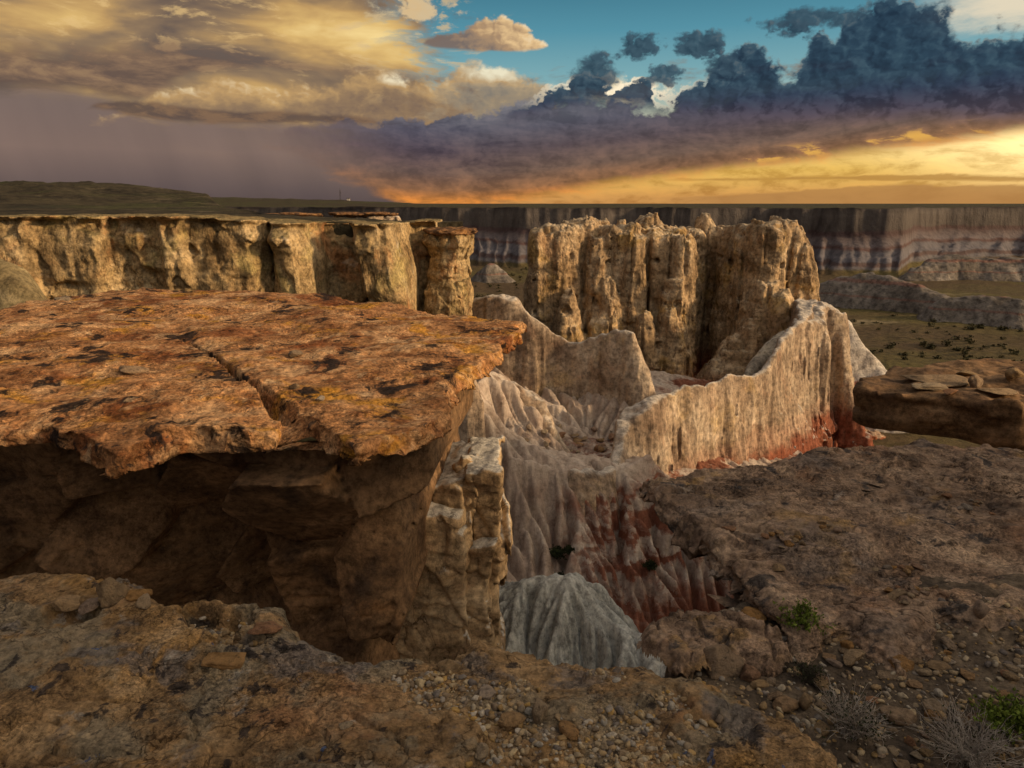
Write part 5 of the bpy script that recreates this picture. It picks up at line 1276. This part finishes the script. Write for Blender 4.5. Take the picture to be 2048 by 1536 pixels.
def stone_verts(base, rs, cuts=7, flat=0.6, rough=0.06):
    """an angular pebble: a ball trimmed by random planes, unit half width, resting on z = 0"""
    v = base.copy()
    for _ in range(cuts):
        n = rs.normal(size=3); n /= np.linalg.norm(n); h = rs.uniform(0.45, 0.85)
        d = v @ n - h
        v = v - np.clip(d, 0, None)[:, None] * n * 0.92
    o = rs.uniform(0, 50)
    nn = fbm(v[:, 0] * 1.7 + o, v[:, 1] * 1.7, v[:, 2] * 1.7, 4, 3)
    v = v * (1 + rough * nn[:, None])
    v = v * np.array([1, rs.uniform(0.6, 0.95), flat])
    v[:, :2] /= np.abs(v[:, 0]).max()
    v[:, 2] -= v[:, 2].min() * 0.75
    return v

def stone_material():
    m, t, b = material('loose_stone')
    tc = t.n.new('ShaderNodeTexCoord'); oi = t.n.new('ShaderNodeObjectInfo'); r = oi.outputs['Random']
    pos = t.vadd(tc.outputs['Object'], t.vmul(t.vec(r, r, r), (37.0, 91.0, 53.0)))
    base = t.ramp(r, [(0.0, (0.30, 0.205, 0.11)), (0.25, (0.22, 0.165, 0.115)), (0.45, (0.33, 0.26, 0.18)), (0.6, (0.31, 0.17, 0.06)), (0.75, (0.24, 0.21, 0.18)), (0.9, (0.27, 0.14, 0.075)), (1.0, (0.36, 0.32, 0.27))])
    k = t.noise(pos, 2.2, 6, 0.66, 0.3)
    col = t.mix(1.0, base, t.ramp(k, [(0.3, (0.45, 0.42, 0.4)), (0.5, (1, 1, 1)), (0.72, (1.35, 1.3, 1.2))]), 'MULTIPLY')
    col = t.mix(t.step(t.noise(pos, 4.5, 5, 0.7), 0.58, 0.66, 0.0, 0.7), col, (0.05, 0.042, 0.036))
    t.l.new(col, b.inputs['Base Color'])
    t.l.new(t.bump(t.noise(pos, 6.0, 5, 0.7), 0.6, 0.12), b.inputs['Normal'])
    return m

def gravel_material():
    m, t, b = material('mixed_gravel')
    geo = t.n.new('ShaderNodeNewGeometry'); r = geo.outputs['Random Per Island']
    base = t.ramp(r, [(0.0, (0.34, 0.24, 0.13)), (0.2, (0.17, 0.135, 0.105)), (0.4, (0.42, 0.33, 0.20)), (0.55, (0.28, 0.265, 0.24)), (0.7, (0.36, 0.23, 0.08)), (0.85, (0.12, 0.105, 0.10)), (1.0, (0.46, 0.41, 0.34))])
    col = t.mix(1.0, base, t.ramp(t.noise(geo.outputs['Position'], 60.0, 5, 0.7), [(0.3, (0.5, 0.48, 0.46)), (0.5, (1, 1, 1)), (0.7, (1.3, 1.28, 1.25))]), 'MULTIPLY')
    t.l.new(col, b.inputs['Base Color'])
    t.l.new(t.bump(t.noise(geo.outputs['Position'], 150.0, 4, 0.7), 0.5, 0.004), b.inputs['Normal'])
    return m

def hit(px, py, surf, z0):
    """where the line of sight meets a surface z = surf(x, y)"""
    z = z0
    for _ in range(12):
        p = at_z(px, py, z); z = 0.5 * z + 0.5 * float(surf(p[0], p[1]))
    return at_z(px, py, z)

def put_stone(px, py, wpx, surf, z0, label, var, flat=None, rz=None, group=None, tilt=0.15, name='stone', mat=None, sink=0.12, at_pos=None, width=None):
    p = hit(px, py, surf, z0) if at_pos is None else np.array(at_pos, float)
    D = p[1] * math.cos(PITCH) - p[2] * math.sin(PITCH)
    s = (wpx / F * D * 0.5) if width is None else width
    o = obj(name, STONES[var % len(STONES)] if mat is None else mat)
    k = 1.0 if flat is None else flat
    o.scale = (s, s, s * k); o.location = p - np.array((0, 0, s * sink))
    o.rotation_euler = (RNG.uniform(-tilt, tilt), RNG.uniform(-tilt, tilt), RNG.uniform(0, 6.28) if rz is None else rz)
    return tag(o, label, 'stone', group)

def build_gravel(name, pts, sizes, bases, label):
    V = []; Fs = []; n = 0
    for (p, s) in zip(pts, sizes):
        bv, bf = bases[RNG.randint(len(bases))]
        a = RNG.uniform(0, 6.28); c, q = math.cos(a), math.sin(a)
        v = bv * s * np.array((1, RNG.uniform(.8, 1.1), RNG.uniform(.7, 1.3)))
        v = np.stack([v[:, 0] * c - v[:, 1] * q, v[:, 0] * q + v[:, 1] * c, v[:, 2] - 0.25 * s], 1) + p
        V.append(v); Fs.append(bf + n); n += len(v)
    o = obj(name, mesh_from(name, np.concatenate(V), np.concatenate(Fs), M['gravel']))
    return tag(o, label, 'gravel', kind='stuff')

def tube(path, r0, r1, sides=3):
    """thin tapering twig along a list of points"""
    V = []; Fc = []
    n = len(path)
    for i, p in enumerate(path):
        t = path[min(i + 1, n - 1)] - path[max(i - 1, 0)]; t = t / (np.linalg.norm(t) + 1e-9)
        a = np.cross(t, (0.3, 0.2, 1.0)); a /= np.linalg.norm(a) + 1e-9; b = np.cross(t, a)
        r = r0 + (r1 - r0) * i / (n - 1)
        for k in range(sides):
            an = 2 * math.pi * k / sides; V.append(p + r * (math.cos(an) * a + math.sin(an) * b))
    for i in range(n - 1):
        for k in range(sides):
            k2 = (k + 1) % sides; Fc.append((i * sides + k, i * sides + k2, (i + 1) * sides + k2, (i + 1) * sides + k))
    return np.array(V), np.array(Fc)

def shrub(name, label, base, h, w, twigs, leaves, twig_mat, leaf_mat, leaf=0.012, r=0.0022, group=None, droop=0.2):
    root = empty(name, base); tag(root, label, 'shrub', group)
    V = []; Fc = []; n = 0; tips = []
    for i in range(twigs):
        a = RNG.uniform(0, 6.28); out = RNG.uniform(0.1, 1.0) ** 0.7
        end = np.array((math.cos(a) * w * out, math.sin(a) * w * out, h * RNG.uniform(0.55, 1.0) * (1 - 0.45 * out)))
        st = np.array((RNG.normal() * w * 0.10, RNG.normal() * w * 0.10, 0))
        path = []
        for k in range(6):
            t = k / 5
            p = st + (end - st) * np.array((t, t, t ** (0.75))) + RNG.normal(size=3) * 0.035 * w * (t > 0)
            path.append(p)
        v, f = tube(path, r, r * 0.45); V.append(v); Fc.append(f + n); n += len(v); tips += path[2:]
        for _ in range(2):
            k = RNG.randint(2, 5); p0 = path[k]
            d = (path[k + 1] - path[k]) if k < 5 else np.array((0, 0, .1))
            d = d / (np.linalg.norm(d) + 1e-9) + RNG.normal(size=3) * 0.55
            L = h * RNG.uniform(0.12, 0.3)
            sp = [p0 + d * L * t + RNG.normal(size=3) * 0.01 * h * (t > 0) for t in (0, .35, .7, 1.0)]
            v, f = tube(sp, r * 0.6, r * 0.3); V.append(v); Fc.append(f + n); n += len(v); tips += sp[1:]
    obj('twigs', mesh_from('twigs', np.concatenate(V), np.concatenate(Fc), twig_mat), root)
    if leaves:
        tips = np.array(tips); P = tips[RNG.randint(len(tips), size=leaves)] + RNG.normal(size=(leaves, 3)) * 0.03 * w
        P[:, 2] = np.maximum(P[:, 2], 0.01)
        d = RNG.normal(size=(leaves, 3)); d[:, 2] += 0.7; d /= np.linalg.norm(d, axis=1, keepdims=True)
        s = np.cross(d, RNG.normal(size=(leaves, 3))); s /= np.linalg.norm(s, axis=1, keepdims=True)
        L = leaf * RNG.uniform(0.6, 1.3, size=(leaves, 1)); W = L * 0.24
        q = np.stack([P, P + d * L * .5 + s * W, P + d * L, P + d * L * .5 - s * W], 1).reshape(-1, 3)
        obj('leaves', mesh_from('leaves', q, np.arange(leaves * 4).reshape(-1, 4), leaf_mat), root)
    return root

def plain(name, c1, c2, sc, rough=0.8, trans=0.0):
    m, t, b = material(name)
    geo = t.n.new('ShaderNodeNewGeometry')
    col = t.mix(geo.outputs['Random Per Island'], c1, c2)
    col = t.mix(1.0, col, t.ramp(t.noise(geo.outputs['Position'], sc, 4, 0.6), [(0.3, (0.6, 0.6, 0.6)), (0.7, (1.35, 1.35, 1.35))]), 'MULTIPLY')
    t.l.new(col, b.inputs['Base Color']); b.inputs['Roughness'].default_value = rough
    return m

if on('small'):
    M['stone'] = stone_material(); M['gravel'] = gravel_material()
    M['twig'] = plain('grey_twig', (0.30, 0.26, 0.23), (0.50, 0.46, 0.42), 30.0)
    M['twigdark'] = plain('dark_twig', (0.05, 0.045, 0.04), (0.12, 0.10, 0.085), 30.0)
    M['leaf'] = plain('fresh_green_leaf', (0.09, 0.14, 0.02), (0.17, 0.22, 0.04), 12.0)
    M['leafdark'] = plain('dark_green_leaf', (0.018, 0.026, 0.012), (0.04, 0.05, 0.02), 2.0)
    M['scrubleaf'] = plain('dusty_scrub_leaf', (0.035, 0.034, 0.018), (0.07, 0.066, 0.032), 2.0)
    b3 = ico(3)
    STONES = []
    for i in range(10):
        rs = np.random.RandomState(100 + i)
        STONES.append(mesh_from('stone', stone_verts(b3[0], rs, 9, (0.45, 0.6, 0.75, 0.3, 0.55)[i % 5], 0.10), b3[1], M['stone']))
    F_ = FORE.z; G_ = RUB.z; S_ = RSL.z; T_ = lambda x, y: slab_top(np.array([x], np.float32), np.array([y], np.float32))[0]
    # on the near shelf
    put_stone(228, 1200, 74, F_, FZ, 'blocky tan stone standing on the left rim of the near shelf', 2, 1.15, 0.4)
    put_stone(272, 1192, 62, F_, FZ, 'flat-topped brown stone leaning out over the left rim', 3, 1.2, 0.2)
    put_stone(238, 1172, 40, F_, FZ, 'small grey stone perched highest on the left rim', 4, 0.9, 1.0)
    put_stone(290, 1208, 50, F_, FZ, 'low angular stone at the foot of the rim boulders', 0, 0.9, 2.0)
    put_stone(135, 1210, 56, F_, FZ, 'pale grey stone lying in the small pocket at far left', 6, 0.8, 0.3)
    put_stone(185, 1212, 60, F_, FZ, 'brown stone between the pale grey one and the rim boulders', 5, 0.8, 1.3)
    put_stone(895, 1342, 58, F_, FZ, 'rounded tan stone at the head of the gravel hollow', 2, 0.8, 0.6)
    put_stone(1084, 1436, 52, F_, FZ, 'tall reddish stone standing in the gravel', 7, 1.5, 1.2)
    put_stone(1022, 1446, 60, F_, FZ, 'yellowish stone left of the tall reddish one', 1, 0.9, 0.5)
    put_stone(975, 1390, 42, F_, FZ, 'buff stone half sunk in the middle of the gravel', 4, 0.8)
    put_stone(1140, 1462, 56, F_, FZ, 'knobbly ochre stone right of the tall reddish one', 6, 0.8)
    put_stone(960, 1512, 44, F_, FZ, 'squarish orange stone at the lower left of the gravel', 7, 1.0)
    put_stone(690, 1450, 34, F_, FZ, 'thin dark stone lying alone on the smooth shelf', 3, 0.8, 0.1)
    put_stone(530, 1260, 70, F_, FZ, 'brown hump of rock at the brow of the near shelf', 5, 0.7, 0.2)
    put_stone(450, 1320, 90, F_, FZ, 'cracked low stone in the blue-grey hollow', 8, 0.55, 0.2)
    # in the rubble on the right
    put_stone(1440, 1340, 100, G_, -2.34, 'large rounded tan boulder below the broken ledge', 2, 1.0, 0.2)
    put_stone(1494, 1352, 52, G_, -2.34, 'orange-brown angular boulder right of the large rounded one', 1, 1.1, 0.7)
    put_stone(1520, 1375, 40, G_, -2.34, 'rust-coloured flat stone in the dark soil', 7, 0.7, 0.1)
    put_stone(1572, 1412, 60, G_, -2.34, 'brown stone at the left of the dry shrub', 5, 1.0, 0.3)
    put_stone(1614, 1410, 40, G_, -2.34, 'dark reddish stone against the dry shrub', 7, 1.2, 0.9)
    put_stone(1796, 1432, 72, G_, -2.3, 'pale wedge-shaped stone between the two dry shrubs', 6, 0.8, 2.8)
    put_stone(1882, 1335, 54, G_, -2.3, 'flat ochre stone in the right rubble', 3, 0.8, 2.8)
    put_stone(1783, 1352, 58, G_, -2.3, 'flat whitish stone above the dry shrub', 8, 0.5, 0.1)
    put_stone(1866, 1418, 54, G_, -2.3, 'pale rounded stone above the green bush', 9, 0.8, 0.4)
    put_stone(1706, 1318, 56, G_, -2.3, 'brown block under the edge of the right-hand slab', 0, 0.9, 0.4)
    put_stone(1800, 1335, 60, G_, -2.3, 'tan block right of the brown one under the slab edge', 2, 0.8, 0.3)
    put_stone(1510, 1230, 56, G_, -2.32, 'long brown stone wedged in the crack beside the green bush', 3, 0.9, 2.9)
    for i in range(95):
        px, py = RNG.uniform(1480, 2070), RNG.uniform(1275, 1540)
        p = hit(px, py, G_, -2.3)
        if p[0] < 0.95 or p[2] < -2.6: continue
        put_stone(px, py, RNG.uniform(14, 38), G_, -2.3, 'small loose stone among the rubble in the right foreground', RNG.randint(10), RNG.uniform(.7, 1.1), group='loose stones in the right rubble')
    # on the right-hand slab
    put_stone(1556, 1140, 40, S_, RZ, 'upright flake of sandstone lying on the right-hand slab', 3, 1.2, 1.3)
    put_stone(1458, 1058, 30, S_, RZ, 'single grey pebble on the left part of the right-hand slab', 6, 0.8)
    put_stone(1795, 1190, 50, S_, RZ, 'pale angular stone in the pebble pocket of the right-hand slab', 8, 0.8, 0.6)
    put_stone(1962, 1226, 44, S_, RZ, 'reddish upright stone at the right side of the slab', 7, 1.2)
    for (cx, cy, rx, ry, n, lab, g) in ((1575, 1078, 45, 16, 16, 'grey pebble in the cluster on the right-hand slab', 'grey pebble cluster on the slab'), (1665, 1056, 26, 10, 5, 'pebble in the small group right of the grey cluster', 'small pebble group on the slab'),
                                 (1815, 1185, 60, 18, 16, 'tan pebble in the pocket low on the right-hand slab', 'pebble pocket on the slab'), (1800, 1140, 60, 12, 10, 'small pebble in the shallow runnel of the right-hand slab', 'pebbles in the slab runnel'), (1930, 1010, 60, 16, 8, 'stone on the dark upper part of the right-hand slab', 'stones on the dark upper slab')):
        for i in range(n): put_stone(cx + RNG.normal() * rx * .5, cy + RNG.normal() * ry * .5, RNG.uniform(12, 26), S_, RZ, lab, RNG.randint(10), RNG.uniform(.7, 1.0), group=g)
    # on the rusty slab
    put_stone(262, 742, 66, T_, SLAB_Z, 'flat rusty flake propped on the left part of the great slab', 3, 0.9, 0.2)
    put_stone(592, 712, 30, T_, SLAB_Z, 'bright orange flake near the middle of the great slab', 7, 0.8)
    put_stone(588, 776, 26, T_, SLAB_Z, 'small yellow pebble on the great slab above its crack', 1, 0.8)
    put_stone(125, 600, 46, T_, SLAB_Z, 'dark stone at the far left edge of the great slab', 5, 0.6)
    put_stone(640, 800, 22, T_, SLAB_Z, 'tiny ochre pebble near the front lip of the great slab', 7, 0.8)
    # boulder on the split tower
    p = at(940, 950, 11.6)
    put_stone(0, 0, 0, None, 0, 'lumpy yellowish boulder balanced on top of the split tower', 4, 1.15, 0.5, at_pos=p + np.array((0, 0, -0.06)), width=0.33, name='boulder', mat=mesh_from('boulder', stone_verts(b3[0], np.random.RandomState(5), 5, 0.8, 0.25), b3[1], M['block']))
    # plates on the far right ledge
    fz = lambda x, y: -3.31
    for (px, py, w_, fl, rz, lab, v) in ((1865, 748, 150, .42, 0.05, 'long flat tan plate on the far right ledge', 3), (1860, 764, 70, .5, 0.1, 'wedge of ochre rock under the long flat plate', 8), (1950, 762, 40, 1.0, 0.6, 'upright yellow block beside the long flat plate', 2), (1935, 742, 40, .7, 0.4, 'rounded grey stone behind the upright yellow block', 4), (2030, 748, 44, 0.9, 0.2, 'yellow block at the right end of the far ledge', 7), (1990, 772, 90, .4, 0.1, 'thin brown plate lying at the right of the far ledge', 3), (1900, 776, 40, .5, .5, 'small flat stone in front of the upright yellow block', 0)):
        put_stone(px, py + 8, w_, fz, -3.2, lab, v, fl, rz, tilt=0.05)
    # fallen blocks in the bowl
    for i in range(42):
        px, py = 1165 + RNG.normal() * 55, 885 + RNG.normal() * 16
        p = hit(px, py, SLOPE_Z, -13.0)
        if abs(p[1] - 35.5) > 4.5: continue
        put_stone(px, py, RNG.uniform(9, 26), SLOPE_Z, -13.0, 'broken block fallen on the floor of the pale bowl', RNG.randint(10), RNG.uniform(.7, 1.1), group='fallen blocks in the bowl')
    # gravel
    b1 = ico(1); b0 = ico(0)
    gb = [(stone_verts(b1[0], np.random.RandomState(300 + i), 6, 0.65, 0.05), b1[1]) for i in range(6)]
    gs = [(stone_verts(b0[0], np.random.RandomState(340 + i), 2, 0.65, 0.05), b0[1]) for i in range(6)]
    pts = []; sz = []
    cand = np.stack([RNG.uniform(-1.9, 1.4, 10500), RNG.uniform(1.7, 3.2, 10500)], 1)
    gm = gravel_mask(cand[:, 0].astype(np.float32), cand[:, 1].astype(np.float32))
    cand = cand[gm > RNG.uniform(0.3, 1.0, len(gm))]
    s_ = 0.0065 + 0.018 * RNG.uniform(0, 1, len(cand)) ** 2.0
    zz = FORE.z(cand[:, 0], cand[:, 1])
    big = s_ > 0.012
    build_gravel('gravel', np.column_stack([cand, zz])[big], s_[big], gb, 'coarse mixed gravel filling the hollows of the near shelf')
    build_gravel('gravel', np.column_stack([cand, zz])[~big], s_[~big], gs, 'fine grit between the stones of the near shelf')
    c2 = np.stack([RNG.uniform(0.9, 4.2, 4200), RNG.uniform(1.7, 3.7, 4200)], 1); z2 = RUB.z(c2[:, 0], c2[:, 1])
    k = z2 > -2.6; c2 = c2[k]; z2 = z2[k]; s2 = 0.006 + 0.022 * RNG.uniform(0, 1, len(c2)) ** 2.5
    bg_ = s2 > 0.014
    build_gravel('gravel', np.column_stack([c2, z2])[bg_], s2[bg_], gb, 'stony rubble around the shrubs on the right')
    build_gravel('gravel', np.column_stack([c2, z2])[~bg_], s2[~bg_], gs, 'fine dark grit around the shrubs on the right')
    # plants on the rim
    p = hit(1600, 1268, G_, -2.33); shrub('green_bush', 'small bright green bush in the crack beside the right-hand slab', p, 0.20, 0.095, 80, 4200, M['twigdark'], M['leaf'], 0.018, 0.0012)
    p = hit(2010, 1470, G_, -2.28); shrub('green_bush', 'green bush behind the grey twigs at the lower right corner', p, 0.22, 0.12, 70, 2600, M['twigdark'], M['leaf'], 0.020, 0.0012)
    p = hit(1615, 1362, G_, -2.33); shrub('dry_shrub', 'low dark dead shrub under the green bush', p, 0.13, 0.10, 120, 500, M['twigdark'], M['leafdark'], 0.012, 0.0013)
    p = hit(1700, 1468, G_, -2.33); shrub('dry_shrub', 'pale-twigged dry shrub in the middle of the right rubble', p, 0.24, 0.17, 110, 700, M['twig'], M['leafdark'], 0.014, 0.0020)
    p = hit(1935, 1525, G_, -2.30); shrub('dry_shrub', 'spreading grey dry shrub at the lower right corner', p, 0.25, 0.26, 170, 300, M['twig'], M['leafdark'], 0.012, 0.0019)
    # bushes in the gully
    for (px, py, Y, h_, lab) in ((1115, 1045, 27.9, .55, 'largest dark bush on the pale gully slope'), (1140, 1060, 27.7, .35, 'dark bush just below the largest one on the gully slope'), (1300, 1108, 27.5, .38, 'dark bush on the red-banded part of the gully'), (1212, 1062, 28.0, .22, 'small dark bush beside the red bands'), (1120, 1115, 26.9, .38, 'dark bush low on the left of the gully slope'), (1128, 1148, 26.2, .26, 'lowest small bush in the gully')):
        p = at(px, py, Y); z = float(SLOPE_Z(p[0], p[1])); p[2] = z
        shrub('gully_bush', lab, p, h_, h_ * 0.75, 40, 900, M['twigdark'], M['leafdark'], 0.11, 0.008)
    # scrub on the canyon floor
    protos = []
    for i in range(4):
        n = 46; P = RNG.normal(size=(n, 3)) * (0.22, 0.22, 0.13) + (0, 0, 0.22); P[:, 2] = np.abs(P[:, 2])
        d = RNG.normal(size=(n, 3)); d /= np.linalg.norm(d, axis=1, keepdims=True); s = np.cross(d, RNG.normal(size=(n, 3))); s /= np.linalg.norm(s, axis=1, keepdims=True)
        q = np.stack([P, P + d * .16 + s * .10, P + d * .32, P + d * .16 - s * .10], 1).reshape(-1, 3)
        protos.append(mesh_from('scrub', q, np.arange(n * 4).reshape(-1, 4), M['scrubleaf']))
    n = 0
    while n < 290:
        px = RNG.uniform(1640, 2048) if n < 240 else RNG.uniform(930, 1060); py = RNG.uniform(632, 860) if n < 240 else RNG.uniform(535, 600)
        p = at_z(px, py, -18.0)
        if RNG.rand() > 0.25 + 0.75 * float(noise(p[0] / 14, p[1] / 14, 0, 60) > 0): continue
        p[2] = float(floor_z(np.array([p[0]]), np.array([p[1]]))[0]) - 0.05
        o = obj('scrub', protos[n % 4]); o.location = p; s = RNG.uniform(0.5, 1.3); o.scale = (s, s, s * RNG.uniform(.7, 1.1)); o.rotation_euler = (0, 0, RNG.uniform(0, 6.28))
        tag(o, 'small dark bush dotted on the far canyon floor', 'bush', 'scrub on the canyon floor'); n += 1
    # the radio mast far away on the plateau
    p = at(681, 402, 420); root = empty('radio_mast', p); tag(root, 'thin radio mast on the skyline of the far plateau', 'mast')
    def box(name, c, d, mat, par, lab=None):
        v = np.array([(x, y, z) for x in (-1, 1) for y in (-1, 1) for z in (-1, 1)], float) * np.array(d) / 2 + np.array(c)
        f = np.array([(0, 1, 3, 2), (4, 6, 7, 5), (0, 4, 5, 1), (2, 3, 7, 6), (0, 2, 6, 4), (1, 5, 7, 3)])
        return obj(name, mesh_from(name, v, f, mat, False), par)
    M['steel'] = plain('dark_steel', (0.05, 0.045, 0.045), (0.07, 0.06, 0.06), 1.0, 0.5); M['paint'] = plain('pale_paint', (0.4, 0.38, 0.35), (0.45, 0.42, 0.4), 0.5)
    for sx in (-.3, .3): box('mast_leg', (sx, 0, 3.0), (.12, .12, 6.4), M['steel'], root)
    for k in range(9): box('brace', (0, 0.002 * k, 0.4 + k * .66), (.7, .08, .10), M['steel'], root)
    box('antenna', (0, 0, 6.6), (.1, .1, 1.2), M['steel'], root); box('antenna', (.35, 0, 4.6), (.3, .3, .5), M['steel'], root)
    p = at(697, 402, 420); root = empty('hut', p); tag(root, 'tiny pale equipment hut beside the radio mast', 'hut')
    box('wall', (0, 0, .6), (1.6, 1.6, 1.5), M['paint'], root); box('roof', (0, 0, 1.42), (1.9, 1.9, .15), M['steel'], root)
print('small', round(time.time() - T0, 1), TRIS[0])
print("TRIS", TRIS[0], "time", time.time() - T0)
